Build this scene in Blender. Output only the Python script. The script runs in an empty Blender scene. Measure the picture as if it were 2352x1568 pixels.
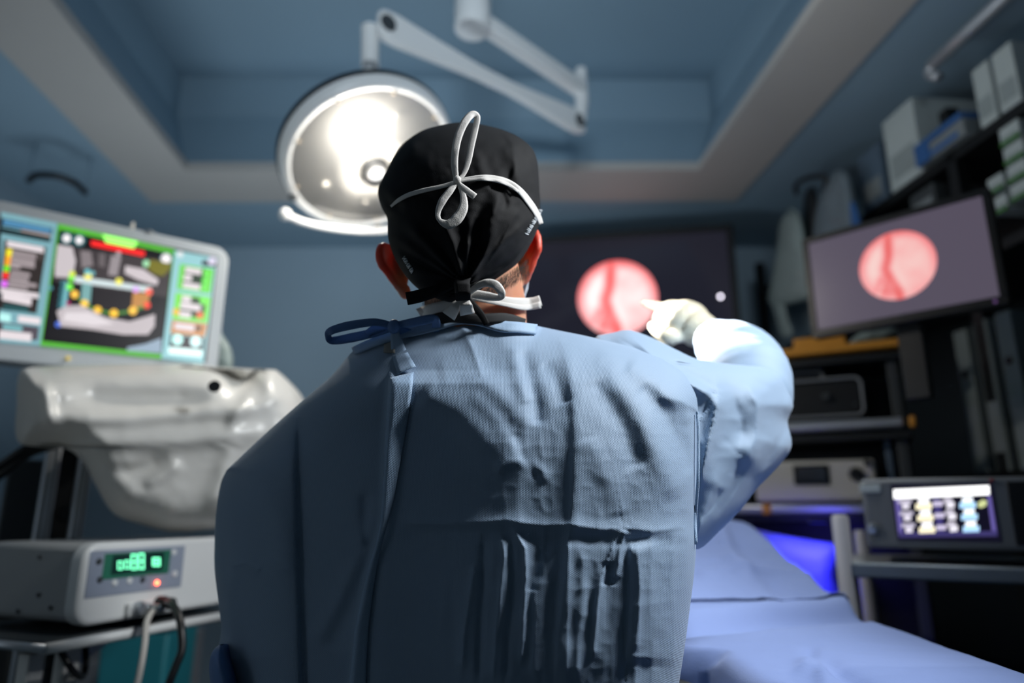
import bpy, bmesh, math, random
import numpy as np
from mathutils import Vector, Matrix, noise as mnoise

random.seed(7)
rng = np.random.default_rng(7)
SC = bpy.context.scene
COL = SC.collection

# ------------------------------------------------------------------ camera
FPX, CX, CY = 1568.0, 1176.0, 784.0          # focal length / centre for a 2352 x 1568 frame
CAMZ = 1.25
PITCH = math.atan(386 / 1568)
SP, CP = math.sin(PITCH), math.cos(PITCH)
cam_data = bpy.data.cameras.new('camera')
cam_data.sensor_width = 36.0
cam_data.lens = 24.0
cam_data.clip_start = 0.02
cam_data.dof.use_dof = True
cam_data.dof.focus_distance = 0.725
cam_data.dof.aperture_fstop = 1.9
cam = bpy.data.objects.new('camera', cam_data)
cam.location = (0, 0, CAMZ)
cam.rotation_euler = (math.pi / 2 + PITCH, 0, 0)
COL.objects.link(cam)
SC.camera = cam

# ------------------------------------------------------------------ exposure, world, lights
SC.view_settings.view_transform = 'Standard'
SC.view_settings.look = 'None'
SC.view_settings.gamma = 1.0
SC.view_settings.use_curve_mapping = False
SC.view_settings.exposure = 0.0
world = bpy.data.worlds.new('world')
world.use_nodes = True
world.node_tree.nodes['Background'].inputs[0].default_value = (0.10, 0.16, 0.22, 1)
world.node_tree.nodes['Background'].inputs[1].default_value = 0.3
SC.world = world
SC.cycles.max_bounces = 5
SC.cycles.diffuse_bounces = 2
SC.cycles.glossy_bounces = 3
SC.cycles.transmission_bounces = 4
SC.cycles.transparent_max_bounces = 5
SC.cycles.caustics_reflective = False
SC.cycles.caustics_refractive = False
SC.cycles.adaptive_threshold = 0.05


def light(name, kind, loc, target, power, color=(1, 1, 1), size=0.3, **kw):
    d = bpy.data.lights.new(name, kind)
    d.energy = power
    d.color = color
    if kind == 'AREA':
        d.shape = kw.get('shape', 'RECTANGLE')
        d.size = size
        d.size_y = kw.get('size_y', size)
        if 'spread' in kw:
            d.spread = kw['spread']
    else:
        d.shadow_soft_size = size
    if kind == 'SPOT':
        d.spot_size = math.radians(kw.get('angle', 40))
        d.spot_blend = kw.get('blend', 0.5)
    o = bpy.data.objects.new(name, d)
    o.location = loc
    dv = Vector(target) - Vector(loc)
    o.rotation_euler = dv.to_track_quat('-Z', 'Y').to_euler()
    COL.objects.link(o)
    return o


# second surgical light head, above and to the right of the surgeon (out of the frame)
light('operating_light', 'SPOT', (0.85, 0.60, 2.25), (-0.15, 0.85, 1.30), 98, (0.95, 0.98, 1.0), 0.12, angle=78, blend=0.65)
light('table_fill_spot', 'SPOT', (0.80, 1.30, 2.55), (0.48, 1.50, 1.05), 44, (0.95, 0.98, 1.0), 0.10, angle=36, blend=0.8)  # added spot to brighten the drape, no lamp head known there
# added area lights without a fixture, standing in for light bounced around the room
light('bounce_fill_left', 'AREA', (-1.5, 2.5, 1.40), (-1.0, 2.9, 3.0), 5.5, (0.78, 0.90, 1.0), 0.5, size_y=0.9)
light('bounce_fill_far', 'AREA', (-0.5, 2.6, 1.55), (-0.3, 2.3, 3.4), 5, (0.78, 0.90, 1.0), 0.8, size_y=0.4)
light('bounce_fill_table', 'AREA', (0.40, 1.45, 1.90), (0.40, 1.35, 3.4), 2.2, (0.78, 0.90, 1.0), 0.45, size_y=0.45)
light('fill_rear', 'AREA', (-0.1, -1.6, 2.30), (-0.2, 2.9, 3.15), 5, (0.78, 0.90, 1.0), 0.9, size_y=0.4, spread=math.radians(52))  # added fill for the far tray and arm sides, no wall fixture
light('fill_left_rear', 'AREA', (-2.2, 0.15, 1.55), (-0.9, 1.5, 1.2), 1.3, (0.80, 0.90, 1.0), 0.6, size_y=1.2)  # added fill for the left-hand faces, no doorway behind it


# ------------------------------------------------------------------ picture <-> place
def ray(px, py):
    u = (px - CX) / FPX
    v = (CY - py) / FPX
    return u, CP - v * SP, SP + v * CP


def P(px, py, Y):
    dx, dy, dz = ray(px, py)
    k = Y / dy
    return Vector((dx * k, Y, CAMZ + dz * k))


def PZ(px, py, z):
    dx, dy, dz = ray(px, py)
    k = (z - CAMZ) / dz
    return Vector((dx * k, dy * k, z))


def PXW(px, py, x):
    dx, dy, dz = ray(px, py)
    k = x / dx
    return Vector((x, dy * k, CAMZ + dz * k))


def PA(px, py, Y):
    u = (px - CX) / FPX
    v = (CY - py) / FPX
    dy = CP - v * SP
    dz = SP + v * CP
    k = Y / dy
    return np.stack([u * k, Y * np.ones_like(u), CAMZ + dz * k], -1)


# ------------------------------------------------------------------ materials
def lin(c):
    if isinstance(c, str):
        c = c.lstrip('#')
        c = tuple(int(c[i:i + 2], 16) / 255 for i in (0, 2, 4))
    return tuple((x / 12.92 if x <= 0.04045 else ((x + 0.055) / 1.055) ** 2.4) for x in c)


MATS = {}


def mat(name, color, rough=0.5, metal=0.0, spec=0.5, var=0.08, vscale=12.0, bump=0.0, bscale=200.0, sss=0.0,
        sss_radius=(1, .3, .15), sss_scale=0.01, trans=0.0, alpha=1.0, sheen=0.0, coat=0.0, thin=0.0):
    if name in MATS:
        return MATS[name]
    m = bpy.data.materials.new(name)
    m.use_nodes = True
    nt = m.node_tree
    b = nt.nodes['Principled BSDF']
    c = lin(color)
    tc = nt.nodes.new('ShaderNodeTexCoord')
    nz = nt.nodes.new('ShaderNodeTexNoise')
    nz.inputs['Scale'].default_value = vscale
    nz.inputs['Detail'].default_value = 3
    nt.links.new(tc.outputs['Object'], nz.inputs['Vector'])
    mx = nt.nodes.new('ShaderNodeMix')
    mx.data_type = 'RGBA'
    mx.inputs[6].default_value = (*[x * (1 - var) for x in c], 1)
    mx.inputs[7].default_value = (*[min(1, x * (1 + var)) for x in c], 1)
    nt.links.new(nz.outputs['Fac'], mx.inputs[0])
    nt.links.new(mx.outputs[2], b.inputs['Base Color'])
    b.inputs['Roughness'].default_value = rough
    b.inputs['Metallic'].default_value = metal
    b.inputs['Specular IOR Level'].default_value = spec
    b.inputs['Alpha'].default_value = alpha
    b.inputs['Transmission Weight'].default_value = trans
    b.inputs['Coat Weight'].default_value = coat
    b.inputs['Sheen Weight'].default_value = sheen
    if sss:
        b.inputs['Subsurface Weight'].default_value = sss
        b.inputs['Subsurface Radius'].default_value = sss_radius
        b.inputs['Subsurface Scale'].default_value = sss_scale
    if bump:
        n2 = nt.nodes.new('ShaderNodeTexNoise')
        n2.inputs['Scale'].default_value = bscale
        n2.inputs['Detail'].default_value = 4
        nt.links.new(tc.outputs['Object'], n2.inputs['Vector'])
        bp = nt.nodes.new('ShaderNodeBump')
        bp.inputs['Strength'].default_value = bump
        bp.inputs['Distance'].default_value = 0.002
        nt.links.new(n2.outputs['Fac'], bp.inputs['Height'])
        nt.links.new(bp.outputs['Normal'], b.inputs['Normal'])
    if thin:        # thin sheet that lets some light through
        tr = nt.nodes.new('ShaderNodeBsdfTranslucent')
        nt.links.new(mx.outputs[2], tr.inputs['Color'])
        ms = nt.nodes.new('ShaderNodeMixShader')
        ms.inputs[0].default_value = thin
        nt.links.new(b.outputs[0], ms.inputs[1])
        nt.links.new(tr.outputs[0], ms.inputs[2])
        nt.links.new(ms.outputs[0], nt.nodes['Material Output'].inputs[0])
    MATS[name] = m
    return m


def emat(name, color, strength=1.0, rough=0.3):
    if name in MATS:
        return MATS[name]
    m = bpy.data.materials.new(name)
    m.use_nodes = True
    b = m.node_tree.nodes['Principled BSDF']
    c = lin(color)
    b.inputs['Base Color'].default_value = (*[x * 0.1 for x in c], 1)
    b.inputs['Roughness'].default_value = rough
    b.inputs['Emission Color'].default_value = (*c, 1)
    b.inputs['Emission Strength'].default_value = strength
    MATS[name] = m
    return m


def ecol(color, strength=1.0):
    return emat('screen_' + color.strip('#') + '_%d' % int(strength * 100), color, strength)


# ------------------------------------------------------------------ mesh builder
class MB:
    def __init__(s):
        s.v, s.f, s.m = [], [], []

    def add(s, vs, fs, mi=0):
        o = len(s.v)
        s.v += [tuple(p) for p in vs]
        for f in fs:
            s.f.append(tuple(i + o for i in f))
            s.m.append(mi)
        return s

    def box(s, M, sx, sy, sz, mi=0):
        """box centred on M (Matrix or location)"""
        if not isinstance(M, Matrix):
            M = Matrix.Translation(Vector(M))
        vs = [M @ Vector((x * sx / 2, y * sy / 2, z * sz / 2)) for x in (-1, 1) for y in (-1, 1) for z in (-1, 1)]
        return s.add(vs, [(0, 1, 3, 2), (4, 6, 7, 5), (0, 4, 5, 1), (2, 3, 7, 6), (0, 2, 6, 4), (1, 5, 7, 3)], mi)

    def hexa(s, a, mi=0):
        """8 corners: bottom ring 0-3, top ring 4-7"""
        return s.add(a, [(3, 2, 1, 0), (4, 5, 6, 7), (0, 1, 5, 4), (1, 2, 6, 5), (2, 3, 7, 6), (3, 0, 4, 7)], mi)

    def beam(s, a, b, w, h, up=(0, 0, 1), mi=0):
        a, b = Vector(a), Vector(b)
        d = (b - a).normalized()
        r = d.cross(Vector(up)).normalized()
        u = r.cross(d)
        q = [(-w / 2, -h / 2), (w / 2, -h / 2), (w / 2, h / 2), (-w / 2, h / 2)]
        return s.hexa([a + r * x + u * y for x, y in q] + [b + r * x + u * y for x, y in q], mi)

    def tube(s, pts, r, n=12, mi=0, cap=True, flat=1.0):
        pts = [Vector(p) for p in pts]
        rs = r if isinstance(r, (list, tuple)) else [r] * len(pts)
        vs, fs = [], []
        prev = None
        for i, p in enumerate(pts):
            t = (pts[min(i + 1, len(pts) - 1)] - pts[max(i - 1, 0)])
            if t.length < 1e-9:
                t = Vector((0, 0, 1))
            t.normalize()
            if prev is None:
                a = Vector((0, 0, 1)) if abs(t.z) < 0.9 else Vector((1, 0, 0))
                u = t.cross(a).normalized()
            else:
                u = (prev - t * prev.dot(t)).normalized()
            prev = u
            w = t.cross(u)
            for k in range(n):
                an = 2 * math.pi * k / n
                vs.append(p + (u * math.cos(an) + w * math.sin(an) * flat) * rs[i])
        for i in range(len(pts) - 1):
            for k in range(n):
                k2 = (k + 1) % n
                fs.append((i * n + k, i * n + k2, (i + 1) * n + k2, (i + 1) * n + k))
        if cap:
            fs.append(tuple(range(n))[::-1])
            fs.append(tuple((len(pts) - 1) * n + k for k in range(n)))
        return s.add(vs, fs, mi)

    def lathe(s, prof, M, n=32, mi=0, cap=True):
        vs, fs = [], []
        for (r, h) in prof:
            for k in range(n):
                an = 2 * math.pi * k / n
                vs.append(M @ Vector((r * math.cos(an), r * math.sin(an), h)))
        for i in range(len(prof) - 1):
            for k in range(n):
                k2 = (k + 1) % n
                fs.append((i * n + k, i * n + k2, (i + 1) * n + k2, (i + 1) * n + k))
        if cap:
            fs.append(tuple(range(n))[::-1])
            fs.append(tuple((len(prof) - 1) * n + k for k in range(n)))
        return s.add(vs, fs, mi)

    def prism(s, poly, M, depth, mi=0):
        n = len(poly)
        vs = [M @ Vector((x, y, 0)) for x, y in poly] + [M @ Vector((x, y, depth)) for x, y in poly]
        fs = [tuple(range(n))[::-1], tuple(range(n, 2 * n))]
        fs += [(i, (i + 1) % n, n + (i + 1) % n, n + i) for i in range(n)]
        return s.add(vs, fs, mi)

    def sphere(s, c, r, nu=16, nv=10, mi=0, M=None):
        c = Vector(c)
        rx, ry, rz = r if isinstance(r, (tuple, list)) else (r, r, r)
        vs, fs = [], []
        for j in range(nv + 1):
            th = math.pi * j / nv
            for i in range(nu):
                ph = 2 * math.pi * i / nu
                q = Vector((rx * math.sin(th) * math.cos(ph), ry * math.sin(th) * math.sin(ph), rz * math.cos(th)))
                if M:
                    q = M @ q
                vs.append(c + q)
        for j in range(nv):
            for i in range(nu):
                i2 = (i + 1) % nu
                fs.append((j * nu + i, (j + 1) * nu + i, (j + 1) * nu + i2, j * nu + i2))
        return s.add(vs, fs, mi)

    def grid(s, A, mi=0, flip=False, wrap=False):
        H, W = A.shape[:2]
        vs = A.reshape(-1, 3).tolist()
        fs = []
        for j in range(H - 1):
            for i in range(W if wrap else W - 1):
                i2 = (i + 1) % W
                q = (j * W + i, j * W + i2, (j + 1) * W + i2, (j + 1) * W + i)
                fs.append(q[::-1] if flip else q)
        return s.add(vs, fs, mi)

    def build(s, name, mats, parent=None, smooth=False, bevel=0.0, seg=2, solid=0.0, sub=0, auto=False, offset=0.0):
        me = bpy.data.meshes.new(name)
        me.from_pydata(s.v, [], s.f)
        if not isinstance(mats, (list, tuple)):
            mats = [mats]
        for m in mats:
            me.materials.append(m)
        if len(mats) > 1:
            me.polygons.foreach_set('material_index', s.m)
        me.update()
        if smooth:
            me.polygons.foreach_set('use_smooth', [True] * len(me.polygons))
        o = bpy.data.objects.new(name, me)
        COL.objects.link(o)
        if bevel:
            bm_ = o.modifiers.new('bevel', 'BEVEL')
            bm_.width = bevel
            bm_.segments = seg
            bm_.limit_method = 'ANGLE'
            bm_.angle_limit = math.radians(40)
            bm_.harden_normals = False
            me.polygons.foreach_set('use_smooth', [True] * len(me.polygons))
            me.set_sharp_from_angle(angle=math.radians(35))
        elif auto:
            me.polygons.foreach_set('use_smooth', [True] * len(me.polygons))
            me.set_sharp_from_angle(angle=math.radians(40))
        if sub:
            sm = o.modifiers.new('sub', 'SUBSURF')
            sm.levels = sm.render_levels = sub
        if solid:
            so = o.modifiers.new('solid', 'SOLIDIFY')
            so.thickness = solid
            so.offset = offset
        if parent is not None:
            o.parent = parent
            o.matrix_parent_inverse = Matrix.Translation(-Vector(parent.location))
        return o


def tag(o, label=None, cat=None, group=None, kind=None):
    if label:
        o['label'] = label
    if cat:
        o['category'] = cat
    if group:
        o['group'] = group
    if kind:
        o['kind'] = kind
    return o


def thing(name, label, cat, loc=(0, 0, 0), group=None):
    o = bpy.data.objects.new(name, None)
    o.empty_display_size = 0.05
    o.location = Vector(loc)
    COL.objects.link(o)
    return tag(o, label, cat, group)


def frame(o, x, z_hint=(0, 0, 1)):
    """matrix with local X along x and local Z near z_hint"""
    x = Vector(x).normalized()
    z = Vector(z_hint)
    z = (z - x * z.dot(x)).normalized()
    y = z.cross(x)
    M = Matrix((x, y, z)).transposed().to_4x4()
    M.translation = Vector(o)
    return M


def zframe(o, z, x_hint=(1, 0, 0)):
    z = Vector(z).normalized()
    x = Vector(x_hint)
    x = (x - z * x.dot(z)).normalized()
    y = z.cross(x)
    M = Matrix((x, y, z)).transposed().to_4x4()
    M.translation = Vector(o)
    return M


def smooth_path(pts, n=8, closed=False):
    """Catmull-Rom through points (any dimension)"""
    A = [np.array(p, float) for p in pts]
    N = len(A)
    out = []
    rngi = range(N if closed else N - 1)
    for i in rngi:
        p0 = A[(i - 1) % N] if closed or i > 0 else 2 * A[0] - A[1]
        p1 = A[i]
        p2 = A[(i + 1) % N]
        p3 = A[(i + 2) % N] if closed or i + 2 < N else 2 * A[-1] - A[-2]
        for k in range(n):
            t = k / n
            out.append(0.5 * (2 * p1 + (p2 - p0) * t + (2 * p0 - 5 * p1 + 4 * p2 - p3) * t * t + (3 * p1 - p0 - 3 * p2 + p3) * t ** 3))
    if not closed:
        out.append(A[-1])
    return out


# vectorised value noise
_lat = rng.random((64, 64))


def vnoise(x, y):
    xi = np.floor(x).astype(int)
    yi = np.floor(y).astype(int)
    fx = x - xi
    fy = y - yi
    fx = fx * fx * fx * (fx * (fx * 6 - 15) + 10)
    fy = fy * fy * fy * (fy * (fy * 6 - 15) + 10)
    a = _lat[xi % 64, yi % 64]
    b = _lat[(xi + 1) % 64, yi % 64]
    c = _lat[xi % 64, (yi + 1) % 64]
    d = _lat[(xi + 1) % 64, (yi + 1) % 64]
    return (a * (1 - fx) + b * fx) * (1 - fy) + (c * (1 - fx) + d * fx) * fy


def fbm(x, y, o=3):
    r = 0
    a = 1
    t = 0
    for k in range(o):
        r = r + a * vnoise(x * 2 ** k + 17.3 * k, y * 2 ** k + 5.7 * k)
        t += a
        a *= 0.5
    return r / t


def ridged(x, y, o=3):
    r = 0
    a = 1
    t = 0
    for k in range(o):
        r = r + a * (1 - np.abs(2 * vnoise(x * 2 ** k + 9.1 * k, y * 2 ** k + 3.3 * k) - 1))
        t += a
        a *= 0.5
    return r / t


def seg_dist(x, y, poly):
    """distance to a polyline, signed side (+ = left of travel direction with y down -> right hand side in picture)"""
    best = np.full(x.shape, 1e9)
    sgn = np.ones(x.shape)
    par = np.zeros(x.shape)
    L = 0
    tot = sum(math.hypot(poly[i + 1][0] - poly[i][0], poly[i + 1][1] - poly[i][1]) for i in range(len(poly) - 1))
    for i in range(len(poly) - 1):
        ax, ay = poly[i]
        bx, by = poly[i + 1]
        dx, dy = bx - ax, by - ay
        l2 = dx * dx + dy * dy + 1e-9
        t = np.clip(((x - ax) * dx + (y - ay) * dy) / l2, 0, 1)
        d = np.hypot(x - ax - t * dx, y - ay - t * dy)
        m = d < best
        best = np.where(m, d, best)
        sgn = np.where(m, np.sign(dx * (y - ay) - dy * (x - ax)), sgn)
        par = np.where(m, (L + t * math.sqrt(l2)) / tot, par)
        L += math.sqrt(l2)
    return best, sgn, par

# ------------------------------------------------------------------ the room
SL = -0.0793                       # the room's long axis runs slightly left of the camera heading
H0, H1, H2 = 2.80, 3.16, 3.39      # soffit, top of cove, tray ceiling
YB, XL = 3.90, -2.45
m_wall = mat('wall_paint_blue', '#9fb4c2', 0.6, var=0.04, vscale=2, bump=0.05, bscale=300)
m_ceil = mat('ceiling_paint_blue', '#8fa9ba', 0.65, var=0.04, vscale=2, bump=0.05, bscale=300)
m_band = mat('ceiling_band_grey', '#b9b5b0', 0.7, var=0.05, vscale=3, bump=0.05, bscale=250)
m_floor = mat('floor_vinyl', '#5d6a70', 0.35, var=0.1, vscale=4)


def xr(Y, x0):
    return x0 + SL * (Y - 2.12)


def struct(o):
    o['kind'] = 'structure'
    return o


struct(MB().box((-0.2, 1.0, -0.05), 5.6, 6.4, 0.1).build('floor', m_floor))
struct(MB().box((-0.2, YB + 0.06, 1.75), 5.6, 0.12, 3.5).build('wall_back', m_wall))
struct(MB().box((-0.2, -2.06, 1.75), 5.6, 0.12, 3.5).build('wall_rear', m_wall))
struct(MB().box((XL - 0.06, 0.95, 1.75), 0.12, 6.0, 3.5).build('wall_left', m_wall))
WR = 2.02
w = MB()
w.hexa([(xr(-2.0, WR), -2.0, 0), (xr(-2, WR) + .12, -2.0, 0), (xr(YB, WR) + .12, YB, 0), (xr(YB, WR), YB, 0),
        (xr(-2.0, WR), -2.0, 3.5), (xr(-2, WR) + .12, -2.0, 3.5), (xr(YB, WR) + .12, YB, 3.5), (xr(YB, WR), YB, 3.5)])
struct(w.build('wall_right', m_wall))


def corner(px, py, z):
    return PZ(px, py, z)


YN = -0.9            # near end of the tray, behind the camera
# far corners of the nested outlines (left, right), then the near ones along the room axis
fl_o, fr_o = PZ(348, 460, H0), PZ(1690, 456, H0)
fl_i, fr_i = PZ(429, 386, H0), PZ(1605, 385, H0)
fl_c, fr_c = PZ(406, 268, H1), PZ(1633, 276, H1)


def near(p, y):
    return Vector((p.x + SL * (y - p.y), y, p.z))


def loop(fl, fr, yn, z=None):
    L = [fl.copy(), fr.copy(), near(fr, yn), near(fl, yn)]
    if z is not None:
        for q in L:
            q.z = z
    return L


Lo, Li, Lc = loop(fl_o, fr_o, YN), loop(fl_i, fr_i, YN + 0.3), loop(fl_c, fr_c, YN + 0.15)
Lt = loop(fl_c, fr_c, YN + 0.15, H2)
Lw = [Vector((XL - .1, YB + .1, H0)), Vector((2.3, YB + .1, H0)), Vector((2.3, -2.1, H0)), Vector((XL - .1, -2.1, H0))]


def ring(mb, A, B, mi=0):
    o = A + B
    mb.add(o, [(i, (i + 1) % 4, 4 + (i + 1) % 4, 4 + i) for i in range(4)], mi)


cl = MB()
ring(cl, Lw, Lo)
ring(cl, Li, Lc)
ring(cl, Lc, Lt)
cl.add(Lt, [(0, 1, 2, 3)])
top = [Vector((q.x, q.y, 3.5)) for q in Lw]
ring(cl, top, Lw)
cl.add(top, [(0, 1, 2, 3)])
struct(cl.build('ceiling', m_ceil))
# pale band around the tray, 12 mm proud of the soffit
bd = MB()
DZ = Vector((0, 0, -0.012))
ring(bd, [q + DZ for q in Lo], [q + DZ for q in Li])
ring(bd, Lo, [q + DZ for q in Lo])
Lq = [q + Vector((0, 0, 0.03)) for q in Li]
ring(bd, [q + DZ for q in Li], Lq)
struct(bd.build('trim_1', m_band))

# ------------------------------------------------------------------ shared materials
m_white = mat('white_enamel', '#dcdedd', 0.35, var=0.03, vscale=6)
m_ivory = mat('ivory_plastic', '#d9d7cf', 0.45, var=0.04, vscale=8)
m_grey = mat('grey_plastic', '#8e9296', 0.5, var=0.05, vscale=9)
m_dgrey = mat('dark_grey_plastic', '#3c4144', 0.5, var=0.06, vscale=9)
m_black = mat('black_plastic', '#101214', 0.4, var=0.1, vscale=9)
m_steel = mat('brushed_steel', '#b9bdc0', 0.3, metal=0.9, var=0.05, vscale=20)
m_alu = mat('anodised_aluminium', '#c9cdd2', 0.35, metal=0.6, var=0.04, vscale=20)
m_orange = mat('orange_rubber', '#e09a35', 0.5, var=0.08, vscale=15)
m_teal = mat('teal_plastic', '#1a6f7c', 0.5, var=0.08, vscale=9)
m_drape = mat('blue_drape_cloth', '#7c91c4', 0.75, var=0.05, vscale=6, bump=0.15, bscale=500, sheen=0.1)


def onplane(px, py, O, N, off=0.0):
    d = Vector(ray(px, py))
    C = Vector((0, 0, CAMZ))
    k = (Vector(O) + Vector(N) * off - C).dot(N) / d.dot(N)
    return C + d * k


class Screen:
    """a rectangle in space fixed by its top right corner, its top left corner and its height"""

    def __init__(s, tl, tr, Yr, h):
        s.TR = P(*tr, Yr)
        s.TL = PZ(*tl, s.TR.z)
        s.U = (s.TR - s.TL)
        s.w = s.U.length
        s.U.normalize()
        s.V = Vector((0, 0, -1))
        s.N = s.U.cross(Vector((0, 0, 1)))
        if s.N.y > 0:
            s.N = -s.N
        s.h = h

    def pt(s, u, v, off=0.0):
        return s.TL + s.U * u + s.V * v + s.N * off

    def px(s, x, y, off=0.0):
        return onplane(x, y, s.TL, s.N, off)

    def slab(s, mb, u0, v0, u1, v1, o0, o1, mi=0):
        mb.hexa([s.pt(u0, v1, o0), s.pt(u1, v1, o0), s.pt(u1, v1, o1), s.pt(u0, v1, o1),
                 s.pt(u0, v0, o0), s.pt(u1, v0, o0), s.pt(u1, v0, o1), s.pt(u0, v0, o1)], mi)

    def rounded(s, mb, u0, v0, u1, v1, r, o0, o1, mi=0, n=6):
        pts = []
        for (cx, cy, a0) in ((u1 - r, v0 + r, -90), (u1 - r, v1 - r, 0), (u0 + r, v1 - r, 90), (u0 + r, v0 + r, 180)):
            for k in range(n + 1):
                a = math.radians(a0 + 90 * k / n)
                pts.append((cx + r * math.cos(a), cy + r * math.sin(a)))
        N = len(pts)
        vs = [s.pt(x, y, o0) for x, y in pts] + [s.pt(x, y, o1) for x, y in pts]
        fs = [tuple(range(N)), tuple(range(N, 2 * N))[::-1]]
        fs += [(i, N + i, N + (i + 1) % N, (i + 1) % N) for i in range(N)]
        mb.add(vs, fs, mi)


class Gfx:
    """flat lit shapes drawn on a screen, in picture units of a zoomed view"""

    def __init__(s, scr, zx=1.0, x0=0.0, y0=0.0):
        s.scr, s.z, s.x0, s.y0 = scr, zx, x0, y0
        s.mb = MB()
        s.mats = []
        s.k = 0

    def mi(s, col, st):
        m = ecol(col, st)
        if m not in s.mats:
            s.mats.append(m)
        return s.mats.index(m)

    def poly(s, pts, col, st=1.0):
        s.k += 1
        off = 0.0006 + 0.00004 * s.k
        vs = [s.scr.px(s.x0 + x / s.z, s.y0 + y / s.z, off) for x, y in pts]
        s.mb.add(vs, [tuple(range(len(vs)))], s.mi(col, st))

    def bar(s, x0, y0, x1, y1, h, col, st=1.0, dx=0.0):
        """slanted bar: top edge from (x0,y0) to (x1,y1), height h, bottom shifted by dx"""
        s.poly([(x0, y0), (x1, y1), (x1 + dx, y1 + h), (x0 + dx, y0 + h)], col, st)

    def dot(s, x, y, r, col, st=1.0):
        s.poly([(x + r * math.cos(a), y + r * math.sin(a)) for a in np.linspace(0, 2 * math.pi, 16, endpoint=False)], col, st)

    def build(s, name, parent):
        return s.mb.build(name, s.mats, parent)


# ------------------------------------------------------------------ endoscope pictures
def endo_disc(scr, cx, cy, r, parent, strength, name, red='#f0504e', mid='#ff9a9c', pale='#fff0ee'):
    """round camera picture: pale pink lobes parted by a red valley; centre and radius in metres on the screen"""
    nr, na = 26, 72
    vs, cols, fs = [], [], []
    cr, cm, cp = (np.array(lin(c)) for c in (red, mid, pale))
    valley = [(-.12, -1.0), (-.16, -.55), (-.20, -.25), (-.30, .05), (-.22, .30), (-.10, .62), (-.02, .95)]
    branch = [(-.28, .08), (-.45, .35), (-.62, .62)]
    for j in range(nr + 1):
        for i in range(na):
            a = 2 * math.pi * i / na
            x, y = j / nr * math.cos(a), j / nr * math.sin(a)
            vs.append(scr.pt(cx + r * x, cy + r * y, 0.0012))
            X, Y = np.array([x]), np.array([y])
            d1 = seg_dist(X, Y, valley)[0][0]
            d2 = seg_dist(X, Y, branch)[0][0]
            t = math.exp(-(d1 / .15) ** 2) * 0.95
            t = max(t, 0.55 * math.exp(-(d2 / .12) ** 2))
            if y > .1 and abs(x + .22) < (y - .05) * .42:
                t = max(t, .75 * (1 - max(0, y - .75) / .3))
            rim = max(0, (j / nr - .70) / .3)
            t = max(t, rim * 0.8 * (0.75 + 0.35 * y * -1))
            if x > -.1:
                t = max(t, .16)
            t += 0.35 * (float(fbm(np.array([x * 2.2 + 8]), np.array([y * 2.2 + 3]), 2)[0]) - .5)
            t = min(1, max(0, t))
            c = cp * (1 - t / .5) + cm * (t / .5) if t < .5 else cm * (1 - (t - .5) / .5) + cr * ((t - .5) / .5)
            cols.append((*c, 1))
    for j in range(nr):
        for i in range(na):
            i2 = (i + 1) % na
            fs.append((j * na + i, j * na + i2, (j + 1) * na + i2, (j + 1) * na + i))
    mb = MB().add(vs, fs)
    m = bpy.data.materials.new(name + '_glow')
    m.use_nodes = True
    nt = m.node_tree
    b = nt.nodes['Principled BSDF']
    at = nt.nodes.new('ShaderNodeAttribute')
    at.attribute_name = 'picture'
    nt.links.new(at.outputs['Color'], b.inputs['Emission Color'])
    b.inputs['Base Color'].default_value = (0.02, 0.02, 0.02, 1)
    b.inputs['Emission Strength'].default_value = strength
    o = mb.build(name, m, parent)
    ca = o.data.color_attributes.new('picture', 'FLOAT_COLOR', 'POINT')
    ca.data.foreach_set('color', np.array(cols, np.float32).ravel())
    return o


# ------------------------------------------------------------------ wall television
TV = Screen((1168, 563), (1668, 530), 3.30, 0.0)
TV.h = TV.w * 9 / 16
tv = thing('television', 'large black television on the back wall showing a round pink endoscope picture', 'television', (TV.pt(TV.w / 2, TV.h, -0.05)))
b = MB()
TV.rounded(b, -.035, -.035, TV.w + .035, TV.h + .045, .012, -.05, -.004)
b.build('housing', m_black, tv, bevel=.004)
fm = MB()
TV.slab(fm, -.035, -.035, TV.w + .035, 0, -.004, .008)
TV.slab(fm, -.035, TV.h, TV.w + .035, TV.h + .045, -.004, .008)
TV.slab(fm, -.035, 0, 0, TV.h, -.004, .008)
TV.slab(fm, TV.w, 0, TV.w + .035, TV.h, -.004, .008)
fm.build('bezel', m_black, tv, bevel=.003)
sc_ = MB()
TV.slab(sc_, 0, 0, TV.w, TV.h, -.004, 0)
tvs = sc_.build('screen', emat('television_screen_dark', '#23232f', 0.75, rough=0.12), tv)
c = TV.px(1418, 684) - TV.TL
endo_disc(TV, c.dot(TV.U), c.dot(TV.V), 93 / FPX * (P(1418, 684, 3.36).y * CP + .8 * SP), tvs, 1.2, 'endoscope_picture')
glint = TV.px(1655, 681, .004)
MB().sphere(glint, .008, 12, 8).build('lamp_glint', ecol('#f4efff', 6), tv, smooth=True)  # glowing bead stands in for the lamp's reflection on the screen
ar = MB()
mid = TV.pt(TV.w / 2, TV.h / 2, -.05)
ar.beam(mid, mid + Vector((0.03, YB - mid.y - .02, 0)), .08, .08)
ar.box((mid.x + .03, YB - .015, mid.z), .3, .03, .3)
ar.build('wall_bracket', m_dgrey, tv, bevel=.004)

# ------------------------------------------------------------------ storage rack along the right wall
RO = Vector((1.45, 2.12, 0))
RD = Vector((SL, 1, 0)).normalized()               # along the rack, away from the camera
RN = Vector((-RD.y, RD.x, 0))                      # out of the rack, into the room


def rk(px, py, off=0.0):
    return onplane(px, py, RO, RN, off)


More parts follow.
